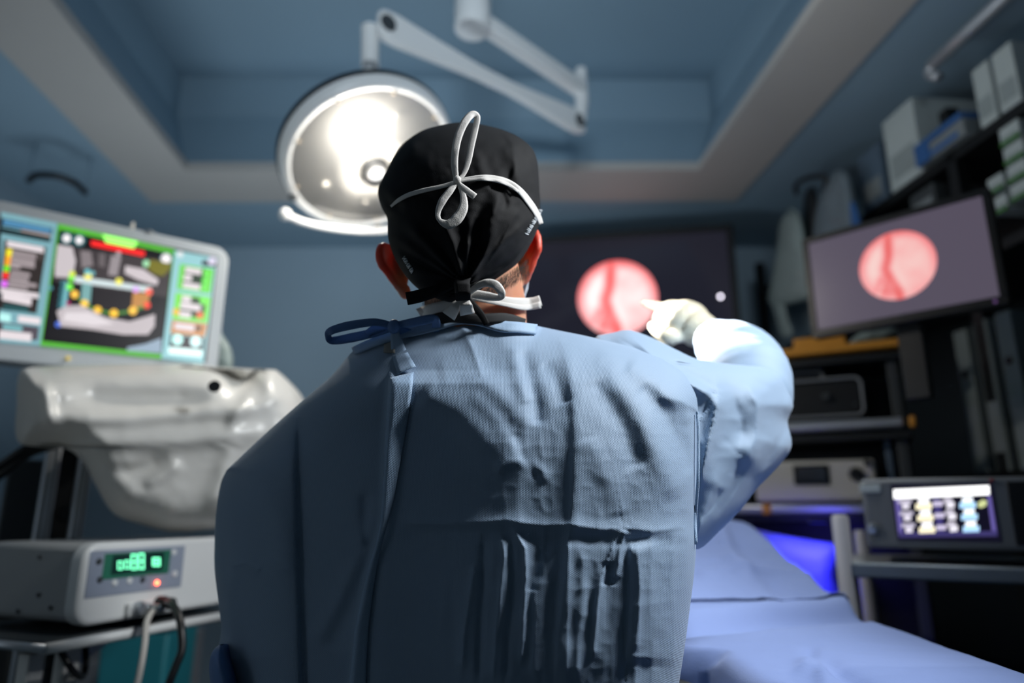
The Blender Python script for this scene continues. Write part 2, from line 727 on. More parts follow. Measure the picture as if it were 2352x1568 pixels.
m_rack = mat('black_rack_steel', '#15181a', 0.5, metal=0.3, var=0.1, vscale=10)
rack = thing('storage_rack', 'tall black shelving rack along the right wall, full of cartons and bags', 'shelving', (1.7, 2.3, 0))
R0, R1, RDEP = -1.55, 1.42, 0.46
RM = Matrix((RD, -RN, Vector((0, 0, 1)))).transposed().to_4x4()     # x along, y into wall, z up
RM.translation = RO
SHZ = [0.12, 0.70, 1.36, 2.04, 2.405]
for z in SHZ:
    MB().box(RM @ Matrix.Translation(((R0 + R1) / 2, RDEP / 2, z - .02)), R1 - R0, RDEP, .035).build('shelf', m_rack, rack, bevel=.003)
for x in (R0, (R0 + R1) / 2, R1):
    for y in (.02, RDEP - .02):
        MB().box(RM @ Matrix.Translation((x, y, 1.28)), .04, .04, 2.56).build('post', m_rack, rack)
MB().box(RM @ Matrix.Translation(((R0 + R1) / 2, RDEP - .005, 1.28)), R1 - R0, .008, 2.5).build('back_panel', m_black, rack)

m_card = mat('white_carton', '#b9c4c4', 0.7, var=0.08, vscale=10)
m_card2 = mat('grey_carton', '#7d8588', 0.7, var=0.08, vscale=10)
m_blue = mat('blue_carton', '#2f5f9a', 0.6, var=0.1, vscale=10)
m_green = mat('green_carton', '#3f7a35', 0.6, var=0.1, vscale=10)
m_print = mat('carton_print_grey', '#98a3a4', 0.7)
m_bluebin = mat('blue_grey_bin', '#55687a', 0.5, var=0.06, vscale=6)
m_film = mat('clear_plastic_film', '#b4c4c2', 0.25, var=0.15, vscale=25, bump=0.5, bscale=40, thin=0.4)


def rack_box(name, label, cat, bl, br_x, tl_y, depth, mats, group=None, zfix=None, parts=None, off=0.0):
    """carton whose front lies on the rack's front plane; bl = bottom left in the picture"""
    A = rk(bl[0], bl[1], off)
    if zfix is not None:
        # keep the picture column, put the base on the shelf
        A = Vector((A.x, A.y, zfix))
    t = -(Vector((A.x, A.y, 0)) - RO).dot(RD)
    # walk towards the camera until the picture column br_x is reached
    L = 0.02
    while L < 1.2:
        q = A - RD * L
        f = q.y * CP + (q.z - CAMZ) * SP
        if CX + FPX * q.x / f >= br_x:
            break
        L += 0.004
    f = A.y * CP
    h = max(0.03, rk(bl[0] - (bl[1] - tl_y) * .17, tl_y, off).z - A.z)
    o = thing(name, label, cat, A, group)
    B = A - RD * L
    D = -RN * depth
    q = [A, B, B + D, A + D]
    Z = Vector((0, 0, h))
    body = MB().hexa(q + [p + Z for p in q]).build('body', mats[0], o, bevel=.003)
    # printed front panel and tape, standing a little proud
    fr = MB()
    e = RN * .0015
    ft = fr.add([A.lerp(B, .12) + Z * .12 + e, A.lerp(B, .88) + Z * .12 + e, A.lerp(B, .88) + Z * .45 + e, A.lerp(B, .12) + Z * .45 + e],
                [(0, 1, 2, 3)])
    ft.build('printed_label', mats[1], o)
    if parts:
        parts(o, A, B, D, Z, h)
    return o


rack_box('carton', 'white carton standing on the top shelf left of the blue pack', 'carton', (2048, 440), 2118, 287, .3, (m_card, m_print), zfix=2.405)
rack_box('carton', 'tall white carton, left one of the pair on the top shelf', 'carton', (2255, 302), 2290, 165, .3, (m_card, m_print), zfix=2.405)
rack_box('carton', 'tall white carton, right one of the pair on the top shelf', 'carton', (2302, 272), 2346, 128, .3, (m_card, m_print), zfix=2.405)
rack_box('storage_bin', 'blue grey storage bin on the top shelf left of the white carton', 'bin', (1985, 505), 2036, 372, .3, (m_bluebin, m_card2), zfix=2.405)


def lid(o, A, B, D, Z, h):
    e = RN * .006
    k = Vector((0, 0, h))
    A2, B2 = A + e + k, B + e + k
    q = [A2, B2, B2 + D - e, A2 + D - e]
    MB().hexa(q + [p + Vector((0, 0, .022)) for p in q]).build('lid', m_blue, o, bevel=.003)
    MB().hexa([A + RN * .004, A.lerp(B, .3) + RN * .004, A.lerp(B, .3), A, A + Z + RN * .004, A.lerp(B, .3) + Z + RN * .004, A.lerp(B, .3) + Z, A + Z]).build('end_flap', m_blue, o)


rack_box('glove_box', 'white and blue cardboard pack lying on the top shelf edge', 'box', (2108, 385), 2215, 352, .28, (m_card2, m_blue), zfix=2.405, parts=lid, off=.03)
for i, (x0, x1, y0, y1, lb) in enumerate([
        (2300, 2343, 340, 300, 'topmost green and white small carton of the stack under the top shelf'),
        (2309, 2352, 382, 344, 'green and white small carton, second from the top of the stack'),
        (2317, 2358, 424, 386, 'green and white small carton, third from the top of the stack'),
        (2324, 2362, 466, 430, 'lowest green and white small carton of the taller stack'),
        (2272, 2306, 450, 415, 'upper green and white small carton beside the right monitor corner'),
        (2283, 2314, 497, 460, 'lower green and white small carton beside the right monitor corner')]):
    def band(o, A, B, D, Z, h):
        e = RN * .003
        q = [A + e, B + e, B, A]
        MB().hexa(q + [p + Z * .22 for p in q]).build('green_stripe', m_green, o)
    zz = rk(x0, y0).z
    rack_box('small_carton', lb, 'carton', (x0, y0), x1, y1, .2, (m_card, m_print), 'green and white cartons on the rack', parts=band)
for i, (x0, y0, x1, y1, lb) in enumerate([
        (2238, 1085, 2270, 765, 'tall grey file box, left of the row right of the tower'),
        (2290, 1085, 2322, 742, 'tall grey file box, middle of the row right of the tower'),
        (2345, 1085, 2382, 722, 'tall grey file box cut by the picture edge above the touchscreen unit')]):
    def hole(o, A, B, D, Z, h):
        Mz = zframe(A.lerp(B, .5) + Z * .68 + RN * .002, RN)
        MB().lathe([(.012, 0), (.012, .002)], Mz, 16).build('finger_hole', m_black, o)
    rack_box('file_box', lb, 'file box', (x0, y0), x1, y1, .3, (mat('file_box_grey', '#76807f', .7), m_card2), 'file boxes on the middle shelf', zfix=1.36, parts=hole)
rack_box('instrument_box', 'small black instrument box below the top shelf above the right monitor', 'box', (2095, 500), 2150, 455, .2, (m_dgrey, m_card2))

# round pale pipe above the rack
pa, pb = rk(2140, 150, .03), rk(2352, 20, .03)
pb.z = pa.z
pp = thing('curtain_rail', 'pale grey rail running along the top of the rack', 'rail', pa)
MB().tube([pa, pa.lerp(pb, .5), pa - RD * 2.4], .02, 14).build('tube', m_alu, pp, smooth=True)
MB().tube(smooth_path([pa - RD * .01, pa + RD * .015 - Vector((0, 0, .02)), rk(2156, 176, .03)], 5), .018, 12).build('end_bend', m_alu, pp, smooth=True)


# ------------------------------------------------------------------ rounded soft shapes (bags, covers)
def soft_shape(outline, Yf, thick, name, material, parent, step=9, rad=60, wr=0.006, ws=60.0, seed=0.0, dirx=1.0, diry=1.0, creases=(), crisp=False):
    """closed soft body from an outline; rows across the outline, rounded edges, wrinkles"""
    pts = np.array(smooth_path(outline, 5, True))
    y0, y1 = pts[:, 1].min() + 1, pts[:, 1].max() - 1
    rows = int((y1 - y0) / step) + 2
    cols = max(12, int((pts[:, 0].max() - pts[:, 0].min()) / step))
    GX, GY = np.zeros((rows, cols)), np.zeros((rows, cols))
    n = len(pts)
    for j in range(rows):
        y = y0 + (y1 - y0) * j / (rows - 1)
        xs = []
        for i in range(n):
            a, b_ = pts[i], pts[(i + 1) % n]
            if (a[1] - y) * (b_[1] - y) <= 0 and a[1] != b_[1]:
                xs.append(a[0] + (b_[0] - a[0]) * (y - a[1]) / (b_[1] - a[1]))
        xs.sort()
        lo, hi = xs[0], xs[-1]
        # cosine spacing packs points near the rounded sides
        t = np.linspace(0, 1, cols)
        t = 0.5 * t + 0.5 * (0.5 - 0.5 * np.cos(np.pi * t))
        GX[j] = lo + (hi - lo) * t
        GY[j] = y
    d, _, _ = seg_dist(GX, GY, [tuple(p) for p in pts] + [tuple(pts[0])])
    e = np.clip(d / rad, 0, 1)
    prof = np.sqrt(np.clip(1 - (1 - e) ** 2, 0, 1))
    Y = Yf(GX, GY) - prof * thick / 2
    disp = wr * (ridged(GX / ws * dirx + seed, GY / ws * diry + seed, 3) - .5) * 2 * e
    for (pl, wd, am) in creases:
        dd, _, par_ = seg_dist(GX, GY, pl)
        fd = np.clip(par_ / .2, 0, 1) * np.clip((1 - par_) / .2, 0, 1)
        disp = disp + am * (np.exp(-dd / wd) if crisp else np.exp(-(dd / wd) ** 2)) * e * fd
    A = PA(GX, GY, Y - disp)
    B = PA(GX, GY, Yf(GX, GY)) + np.array([0, 1, 0]) * (prof * thick / 2)[..., None]
    mb = MB()
    mb.grid(A)
    mb.grid(B, flip=True)
    o = mb.build(name, material, parent, smooth=True)
    bmw = o.modifiers.new('weld', 'WELD')
    bmw.merge_threshold = 0.0008
    return o


def rkY(off):
    def f(GX, GY):
        out = np.zeros(GX.shape)
        for idx in np.ndindex(GX.shape):
            out[idx] = rk(GX[idx], GY[idx], off).y
        return out
    return f


bag = thing('plastic_bag', 'crumpled clear plastic bag hanging at the far end of the rack', 'bag', rk(1810, 700))
soft_shape([(1795, 500), (1830, 490), (1845, 520), (1855, 600), (1862, 680), (1840, 690), (1795, 700), (1766, 690), (1772, 640), (1785, 570)], rkY(.06), .12, 'film', m_film, bag, 7, 30, .02, 40, 3)
MB().tube([rk(1805, 500, .08), rk(1815, 478, .06), rk(1835, 495, .08)], .006, 8).build('tie', m_film, bag, smooth=True)
bag = thing('plastic_bag', 'grey plastic bag of supplies left of the blue grey bin', 'bag', rk(1920, 560))
soft_shape([(1915, 395), (1945, 392), (1960, 430), (1975, 520), (1978, 560), (1880, 575), (1872, 520), (1885, 450)], rkY(.06), .14, 'film', mat('grey_film', '#6f7c84', .35, bump=.5, bscale=40), bag, 7, 30, .02, 40, 8)
soft_shape([(1952, 470), (1966, 470), (1985, 545), (1975, 552), (1960, 550)], rkY(.10), .05, 'blue_wrap', m_blue, bag, 6, 10, .004, 30, 8)
bag = thing('plastic_bag', 'narrow clear plastic sleeve hanging below the crumpled bag', 'bag', rk(1800, 760))
soft_shape([(1772, 690), (1800, 695), (1810, 730), (1822, 765), (1805, 775), (1792, 765), (1780, 720)], rkY(.06), .06, 'film', m_film, bag, 6, 16, .01, 40, 1)
MB().tube([rk(1778, 690, .07), rk(1785, 672, .07)], .004, 8).build('string', m_film, bag, smooth=True)
hb = thing('black_tote', 'black tote with a looped handle at the end of the rack', 'bag', rk(1860, 520))
soft_shape([(1850, 440), (1872, 430), (1878, 470), (1872, 560), (1860, 600), (1850, 590), (1846, 500)], rkY(.02), .10, 'body', m_black, hb, 7, 25, .01, 40, 4)
MB().tube(smooth_path([rk(1830, 445, .06), rk(1828, 425, .08), rk(1850, 410, .09), rk(1885, 404, .09), rk(1898, 412, .08), rk(1893, 440, .06)], 6), .011, 10).build('handle', m_black, hb, smooth=True)

# ------------------------------------------------------------------ right monitor
MN = Screen((1857, 560), (2255, 450), 1.55, 0.0)
MN.h = MN.TR.z - P(2300, 680, 1.55).z
mo = thing('monitor', 'black flat monitor at right showing a round pink endoscope picture on grey', 'monitor', MN.pt(MN.w / 2, MN.h + .1, -.03))
b = MB()
MN.rounded(b, -.018, -.018, MN.w + .018, MN.h + .022, .006, -.035, -.003)
b.build('housing', m_black, mo, bevel=.003)
fm = MB()
MN.slab(fm, -.018, -.018, MN.w + .018, 0, -.003, .004)
MN.slab(fm, -.018, MN.h, MN.w + .018, MN.h + .022, -.003, .004)
MN.slab(fm, -.018, 0, 0, MN.h, -.003, .004)
MN.slab(fm, MN.w, 0, MN.w + .018, MN.h, -.003, .004)
fm.build('bezel', m_black, mo, bevel=.002)
s_ = MB()
MN.slab(s_, 0, 0, MN.w, MN.h, -.003, 0)
ms_ = s_.build('screen', emat('monitor_screen_grey', '#57505f', 0.95, rough=.25), mo)
c = MN.px(2060, 609) - MN.TL
endo_disc(MN, c.dot(MN.U), c.dot(MN.V), .0935, ms_, 0.92, 'endoscope_picture', red='#f0605e', mid='#ffa0a2', pale='#ffd8d2')
MB().sphere(MN.px(2286, 692, .004), .004, 10, 6).build('power_light', ecol('#6a4a80', .8), mo, smooth=True)
MB().sphere(MN.px(2072, 722, .004), (.006, .003, .003), 10, 6).build('maker_badge', m_grey, mo, smooth=True)
nk = MB()
nc = MN.pt(MN.w / 2, MN.h * .6, -.06)
nk.box(frame(nc - Vector((0, 0, .12)), MN.U), .06, .03, .40)
nk.build('neck', m_black, mo, bevel=.004)
MB().box(frame(MN.pt(MN.w / 2, MN.h * .5, -.045), MN.U), .12, .03, .12).build('mount_plate', m_black, mo, bevel=.003)
nbase = nc - Vector((0, 0, .32))

# ------------------------------------------------------------------ equipment tower behind the operating table
TA, TB = PZ(1810, 975, 1.517), PZ(2092, 960, 1.517)
TU = (TB - TA).normalized()
TW = Vector((-TU.y, TU.x, 0))
if TW.y < 0:
    TW = -TW                        # backwards, away from the camera
TL0 = -.22                          # shelves run on to the left behind the arm
LEN = (TB - TA).length
TM = Matrix((TU, TW, Vector((0, 0, 1)))).transposed().to_4x4()
TM.translation = Vector((TA.x, TA.y, 0))
m_shelf = mat('tower_shelf_dark', '#1d2123', 0.45, var=.08, vscale=9)
tw = thing('equipment_tower', 'dark wheeled equipment tower with pale shelf rails and orange corner caps', 'cart', TM @ Vector((.05, .15, 0)))


def tb(x, y, z, sx, sy, sz, name, m, par=None, bevel=.004, mb=None):
    return MB().box(TM @ Matrix.Translation((x, y, z)), sx, sy, sz).build(name, m, par or tw, bevel=bevel)


xc = (TL0 + LEN) / 2
wd = LEN - TL0
for z in (1.735, 1.49, 1.245, .85, .30):
    tb(xc, .17, z - .02, wd, .34, .025, 'shelf', m_shelf)
for z in (1.517, 1.263):
    r_ = tb(xc - .01, -.012, z - .012, wd - .02, .022, .030, 'shelf_rail', m_alu, bevel=.008)
    tb(LEN + .003, -.012, z - .012, .018, .026, .034, 'corner_cap', m_orange, r_, bevel=.006)
    tb(TL0 - .003 if z > 1.4 else -.085, -.012, z - .012, .030, .026, .033, 'corner_cap', m_orange, r_, bevel=.006)
for x in (TL0 + .02, LEN - .03):
    for y in (.04, .30):
        tb(x, y, .92, .03, .03, 1.62, 'post', m_dgrey)
        MB().sphere(TM @ Vector((x, y, .05)), (.05, .05, .05), 14, 8).build('caster', m_black, tw, smooth=True)
tb(LEN - .07, .06, 1.37, .018, .018, .22, 'front_post', m_bluebin)
tb(xc, .335, .95, wd, .01, 1.5, 'back_panel', m_black)
# orange tray on top of the tower
tr = thing('orange_tray', 'orange tray with a raised tab on top of the equipment tower', 'tray', TM @ Vector((.05, 0, 1.735)))
zt = 1.74
a_, b2_ = onplane(1745, 826, TM.translation, TW), onplane(2052, 806, TM.translation, TW)
tb(xc, .15, zt + .006, wd, .30, .014, 'base', m_orange, tr)
tb(xc, -.004, zt + .012, wd, .012, .024, 'front_lip', m_orange, tr)
tc_ = (TM.inverted() @ onplane(1883, 800, TM.translation, TW))
tb(tc_.x, .01, zt + .034, .155, .03, .045, 'raised_tab', m_orange, tr)
# crumpled glove pouch on the tray
pc = thing('paper_pouch', 'crumpled pale paper pouch lying on the orange tray', 'pouch', TM @ Vector((.16, .1, zt + .02)))
soft_shape([(1950, 788), (1985, 758), (2020, 746), (2055, 750), (2062, 770), (2030, 788), (1985, 792)], lambda x, y: np.full(x.shape, (TM @ Vector((.2, .09, 0))).y), .05, 'pouch_body', mat('pale_paper', '#9fb0ae', .6, bump=.4, bscale=60), pc, 6, 20, .008, 30, 5)
MB().box(TM @ Matrix.Translation((.33, .06, zt + .02)), .03, .02, .02).build('clip', m_steel, pc, bevel=.003)
# scope processor: black front in a rounded pale frame
pr = thing('scope_processor', 'black processor unit with a rounded pale frame on the upper tower shelf', 'device', TM @ Vector((.05, .15, 1.49)))
x0, x1 = TL0 + .05, .225
z0, z1 = 1.532, 1.655
tb((x0 + x1) / 2, .14, (z0 + z1) / 2, x1 - x0, .26, z1 - z0, 'body', m_black, pr, bevel=.01)


def loop_tube(mb, x0, x1, z0, z1, y, r, rad):
    L = []
    for (cx, cz, a0) in ((x1 - r, z1 - r, 0), (x0 + r, z1 - r, 90), (x0 + r, z0 + r, 180), (x1 - r, z0 + r, 270)):
        for k in range(5):
            a = math.radians(a0 + 90 * k / 4)
            L.append(TM @ Vector((cx + r * math.cos(a), y, cz + r * math.sin(a))))
    L.append(L[0])
    mb.tube(L, rad, 8, cap=False)


mb = MB()
loop_tube(mb, x0, x1, z0 + .004, z1, -.002, .022, .0045)
mb.build('front_frame', m_grey, pr, smooth=True)
mb = MB()
loop_tube(mb, x0 + .05, x1 - .11, z1 + .004, z1 + .038, .06, .012, .006)
mb.build('carry_handle', m_grey, pr, smooth=True)
MB().lathe([(.012, 0), (.010, .012)], zframe(TM @ Vector((.12, -.002, 1.60)), -TW), 16).build('knob', m_dgrey, pr, auto=True)
MB().lathe([(.005, 0), (.005, .004)], zframe(TM @ Vector((.20, -.002, 1.57)), -TW), 10).build('button', m_dgrey, pr, auto=True)
# white light source unit below
ls = thing('light_source_unit', 'pale light source unit with a black display and round knob on the lower tower shelf', 'device', TM @ Vector((.05, .15, 1.245)))
x0, x1 = TL0 + .10, .235
tb((x0 + x1) / 2, .14, 1.337, x1 - x0, .26, .128, 'body', m_ivory, ls, bevel=.01)
p0 = TM.inverted() @ onplane(1863, 1090, TM.translation, TW)
d_ = tb(p0.x, .008, p0.z, .105, .008, .062, 'display', m_black, ls)
tb(p0.x, .003, p0.z, .085, .004, .045, 'display_glass', mat('display_glass_black', '#060708', .15), d_, bevel=.001)
p1 = TM.inverted() @ onplane(1966, 1088, TM.translation, TW)
k_ = MB().lathe([(.021, 0), (.021, .008), (.016, .022), (.001, .023)], zframe(TM @ Vector((p1.x, .010, p1.z)), -TW), 24).build('knob', m_black, ls, auto=True)
p2 = TM.inverted() @ onplane(1995, 1062, TM.translation, TW)
MB().lathe([(.010, 0), (.009, .014)], zframe(TM @ Vector((p2.x - .004, .010, p2.z)), -TW), 16).build('socket', m_black, ls, auto=True)
# blue glowing cloth covered pump in the lower part of the tower
pm = thing('covered_pump', 'cloth covered pump lit deep blue on the tower beyond the drape', 'device', TM @ Vector((-.08, .0, .85)))
soft_shape([(1700, 1222), (1760, 1222), (1850, 1238), (1925, 1252), (1925, 1330), (1920, 1420), (1700, 1420)],
           lambda x, y: np.full(x.shape, 1.98) - (x - 1800) * 0.0003, .16, 'cloth_cover', mat('violet_blue_cloth', '#7d86e8', .8, bump=.2), pm, 8, 40, .006, 60, 2)
ledp = P(1880, 1196, 1.78)
MB().box(ledp, .05, .012, .008).build('light_bar', m_black, pm, bevel=.002)
MB().box(ledp - Vector((0, -.002, .0045)), .04, .004, .002).build('blue_lens', ecol('#3a3cff', .5), pm)
bl_ = bpy.data.lights.new('blue_indicator', 'SPOT')
bl_.energy = 4.5
bl_.color = (0.10, 0.08, 1.0)
bl_.shadow_soft_size = .012
bl_.spot_size = math.radians(100)
bl_.spot_blend = .8
blo = bpy.data.objects.new('blue_indicator', bl_)
blo.location = ledp - Vector((0, 0.0, .012))
blo.rotation_euler = (P(1855, 1275, 1.93) - ledp).to_track_quat('-Z', 'Y').to_euler()
COL.objects.link(blo)

# ------------------------------------------------------------------ touchscreen unit on its trolley
UA = P(1975, 1100, 1.50)
UB0 = P(2352, 1090, 1.36)
UU = Vector((UB0.x - UA.x, UB0.y - UA.y, 0)).normalized()
UW = Vector((-UU.y, UU.x, 0))
if UW.y < 0:
    UW = -UW
UM = Matrix((UU, UW, Vector((0, 0, 1)))).transposed().to_4x4()
UM.translation = Vector((UA.x, UA.y, 0))
US = Screen((2052, 1125), (2272, 1112), 1.4, 0)
US.TL = onplane(2052, 1125, UM.translation, -UW)
US.U, US.N, US.V = UU, -UW, Vector((0, 0, -1))
m_unit = mat('charcoal_unit', '#74797d', .45, var=.05, vscale=9)
un = thing('touchscreen_unit', 'charcoal surgical unit with a lit touchscreen on the trolley at right', 'device', UM @ Vector((.25, .1, 1.165)))
zt_, zb_ = UA.z, P(1980, 1257, 1.50).z


def ub(x, y, z, sx, sy, sz, name, m, par, bevel=.004):
    return MB().box(UM @ Matrix.Translation((x, y, z)), sx, sy, sz).build(name, m, par, bevel=bevel)


ub(.25, .12, (zt_ + zb_) / 2, .5, .24, zt_ - zb_, 'body', m_unit, un, .008)
sg = [UM.inverted() @ onplane(x, y, UM.translation, -UW) for x, y in ((2045, 1120), (2278, 1108), (2300, 1236), (2062, 1240))]
sx0, sx1 = (sg[0].x + sg[3].x) / 2, (sg[1].x + sg[2].x) / 2
sz0, sz1 = min(sg[2].z, sg[3].z), max(sg[0].z, sg[1].z)
scn = ub((sx0 + sx1) / 2, .0005, (sz0 + sz1) / 2, sx1 - sx0, .004, sz1 - sz0, 'touchscreen', ecol('#17142a', .6), un, .001)
ub((sx0 + sx1) / 2, .003, (sz0 + sz1) / 2, sx1 - sx0 + .012, .004, sz1 - sz0 + .012, 'screen_surround', m_dgrey, un, .002)
US.TL = US.TL + US.N * .0012
g = Gfx(US, 3.087, 1860, 1060)
g.poly([(600, 262), (640, 262), (665, 535), (632, 535)], '#6a5fa8', .9)
g.poly([(1255, 240), (1285, 240), (1330, 525), (1295, 525)], '#6a5fa8', .9)
g.bar(870, 255, 920, 250, 275, '#4c4486', .8, 40)
g.bar(632, 500, 1330, 490, 38, '#4a4380', .7)
g.bar(592, 198, 1272, 168, 66, '#ffffff', 1.8, 4)
for rw, (yy, dx) in enumerate(((262, 0), (345, 12), (430, 24))):
    g.bar(625 + dx, yy + 10, 722 + dx, yy + 6, 26, '#c9c2d6', 1.0)
    g.bar(655 + dx, yy + 36, 705 + dx, yy + 34, 38, '#e6e0ee', 1.1)
    g.bar(770 + dx, yy, 845 + dx, yy - 4, 44, '#f6f4f8', 1.5)
    g.bar(750 + dx, yy + 36, 865 + dx, yy + 32, 42, '#efe6c4', 1.4)
    g.bar(872 + dx, yy + 20, 945 + dx, yy + 18, 34, '#cfc6e0', 1.1)
    g.bar(950 + dx, yy - 4, 1010 + dx, yy - 8, 36, '#cfc9d8', 1.0)
    g.bar(970 + dx, yy + 28, 1025 + dx, yy + 22, 40, '#eae6f0', 1.2)
    g.bar(1080 + dx, yy - 8, 1155 + dx, yy - 12, 44, '#eef4fa', 1.5)
    g.bar(1062 + dx, yy + 28, 1178 + dx, yy + 24, 42, '#a9d2f4', 1.4)
g.poly([(1192, 292), (1225, 268), (1258, 280), (1250, 312), (1215, 328), (1190, 318)], '#d8e0a0', 1.0)
g.build('interface_graphics', scn)
bp_ = UM.inverted() @ onplane(2006, 1213, UM.translation, -UW)
MB().lathe([(.012, 0), (.012, .005), (.007, .007)], zframe(UM @ Vector((bp_.x, 0, bp_.z)), -UW), 20).build('power_button', m_steel, un, auto=True)
bp_ = UM.inverted() @ onplane(1998, 1122, UM.translation, -UW)
ub(bp_.x, -.001, bp_.z, .040, .003, .016, 'name_badge', m_card, un, .001)
bp_ = UM.inverted() @ onplane(2278, 1103, UM.translation, -UW)
MB().sphere(UM @ Vector((bp_.x, -.001, bp_.z)), .004, 10, 6).build('red_mark', mat('red_print', '#8a1420', .5), un, smooth=True)
bp_ = UM.inverted() @ onplane(2335, 1170, UM.translation, -UW)
ub(bp_.x + .045, -.001, (zt_ + zb_) / 2, .11, .004, zt_ - zb_ - .02, 'side_keypad', m_black, un, .002)
for kz in (1.28, 1.25, 1.22):
    ub(bp_.x + .03, -.004, kz, .02, .004, .01, 'key', m_dgrey, un, .001)
tl = thing('instrument_trolley', 'grey steel trolley with round corner posts carrying the touchscreen unit', 'trolley', UM @ Vector((.25, .1, 0)))
zs = 1.128
tp = UM.inverted() @ P(1940, 1300, 1.475)
ub(.28, .14, zs + .006, .66, .38, .016, 'shelf', m_grey, tl, .004)
ub(.28, -.045, zs + .002, .66, .014, .030, 'front_rail', mat('trolley_rail', '#7f8a92', .4, metal=.3), tl, .005)
m_post = mat('trolley_post_grey', '#b9b9bd', .45, metal=.1)
for (x, y, z1_) in ((tp.x, -.04, P(1940, 1182, 1.47).z), (.60, -.04, 1.2), (tp.x + .02, .30, 1.2), (.60, .30, 1.2)):
    MB().tube([UM @ Vector((x, y, .08)), UM @ Vector((x, y, z1_ - .006)), UM @ Vector((x, y, z1_))], [.017, .017, .013], 18).build('post', m_post, tl, auto=True)
    MB().sphere(UM @ Vector((x, y, .042)), .042, 14, 8).build('caster', m_black, tl, smooth=True)
ub(.28, .14, .45, .62, .34, .016, 'lower_shelf', m_dgrey, tl)
ub(.28, .14, .80, .62, .34, .016, 'middle_shelf', m_dgrey, tl)

# ------------------------------------------------------------------ operating table and drape
m_pad = mat('table_pad_black', '#22262a', .5)
ot = thing('operating_table', 'dark operating table hidden under the blue surgical drape', 'operating table', (.33, 1.35, 0))
MB().box((.36, 1.38, 1.00), .50, .80, .06).build('mattress', m_pad, ot, bevel=.02)
MB().box((.36, 1.38, .95), .46, .76, .04).build('table_frame', m_steel, ot, bevel=.004)
MB().box((.42, 1.38, .50), .20, .26, .88).build('column', m_grey, ot, bevel=.01)
MB().box((.42, 1.38, .05), .40, .66, .10).build('base', m_dgrey, ot, bevel=.02)
for (x, y) in ((.27, 1.12), (.57, 1.12), (.27, 1.64), (.57, 1.64)):
    MB().tube([(x, y, .0), (x, y, .06)], .03, 14).build('foot', m_black, ot)

NY, NX = 190, 130
ys = np.linspace(.62, 1.80, NY)
hcurve_y = [.6, 1.22, 1.30, 1.40, 1.455, 1.475, 1.56, 1.60, 1.72, 1.80]
hcurve_z = [1.07, 1.07, 1.082, 1.098, 1.106, 1.128, 1.142, 1.165, 1.205, 1.213]
top = np.interp(ys, hcurve_y, hcurve_z)
top = np.convolve(np.pad(top, 4, mode='edge'), np.ones(9) / 9, 'valid')
XRt = .605 + .012 * np.sin(ys * 6)
XLt = np.where(ys < .98, .265, np.where(ys > 1.08, .08, .265 - (ys - .98) / .10 * .185))
A = np.zeros((NY, NX, 3))
for j in range(NY):
    s = np.linspace(0, 1, NX)
    hang = .26
    W_ = XRt[j] - XLt[j]
    L = W_ + 2 * hang
    d = s * L                                # arc length across
    r = .025
    x = np.where(d < hang, XLt[j] - 0.004 - .01 * (hang - d) / hang, np.where(d > hang + W_, XRt[j] + .004 + .02 * (d - hang - W_) / hang, XLt[j] + d - hang))
    e = np.minimum(x - XLt[j], XRt[j] - x)
    rnd = np.where(e < r, r - np.sqrt(np.clip(r * r - (r - np.clip(e, 0, r)) ** 2, 0, None)), 0)
    z = np.where(d < hang, top[j] - r - (hang - d), np.where(d > hang + W_, top[j] - r - (d - hang - W_), top[j] - rnd))
    # the raised body under the drape falls away to both sides
    bulge = np.clip((ys[j] - 1.25) / .5, 0, 1) * .03 * np.sin(np.clip((x - XLt[j]) / W_, 0, 1) * np.pi)
    A[j, :, 0], A[j, :, 1], A[j, :, 2] = x, ys[j], z + bulge * (e > 0)
fw = A[..., 1] * CP + (A[..., 2] - CAMZ) * SP
up = -A[..., 1] * SP + (A[..., 2] - CAMZ) * CP
gx = CX + FPX * A[..., 0] / fw
gy = CY - FPX * up / fw
dz = .004 * (ridged(A[..., 0] * 9 + 3, A[..., 1] * 7 + 1, 3) - .5)
dz += .0012 * (fbm(A[..., 0] * 40, A[..., 1] * 40, 2) - .5)


def fold(poly, wd, am, kind='ridge'):
    d, s, _ = seg_dist(gx, gy, poly)
    if kind == 'step':
        return am * .5 * (1 - np.tanh(s * d / wd)) * np.exp(-(d / (wd * 14)) ** 2)
    return am * np.exp(-(d / wd) ** 2)


dz += fold([(1560, 1446), (1700, 1432), (1820, 1420), (1990, 1408)], 13, -.022)
dz += fold([(1560, 1425), (1700, 1410), (1820, 1400), (1975, 1392)], 16, .016)
dz += fold([(1860, 1500), (1905, 1530), (2010, 1590)], 14, -.008)
dz += fold([(1850, 1530), (1880, 1515), (1900, 1580)], 16, .007)
dz += fold([(1620, 1512), (1660, 1505)], 9, -.007)
dz += fold([(1620, 1330), (1750, 1322), (1880, 1340)], 14, .010)
dz += fold([(1660, 1230), (1680, 1290), (1720, 1330)], 16, .014)
dz += fold([(1770, 1350), (1800, 1380), (1890, 1375)], 16, -.008)
A[..., 2] += dz
dr = thing('surgical_drape', 'light blue surgical drape spread over the operating table', 'drape', (.35, 1.3, 1.0))
dro = MB().grid(A, flip=True).build('cloth', m_drape, dr, smooth=True, solid=.0012)
# a folded second layer lying on the raised end
B = A[110:182, 46:104].copy()
B[..., 2] += .004 + .003 * ridged(B[..., 0] * 30, B[..., 1] * 25, 2)
MB().grid(B, flip=True).build('folded_layer', m_drape, dr, smooth=True, solid=.0012)

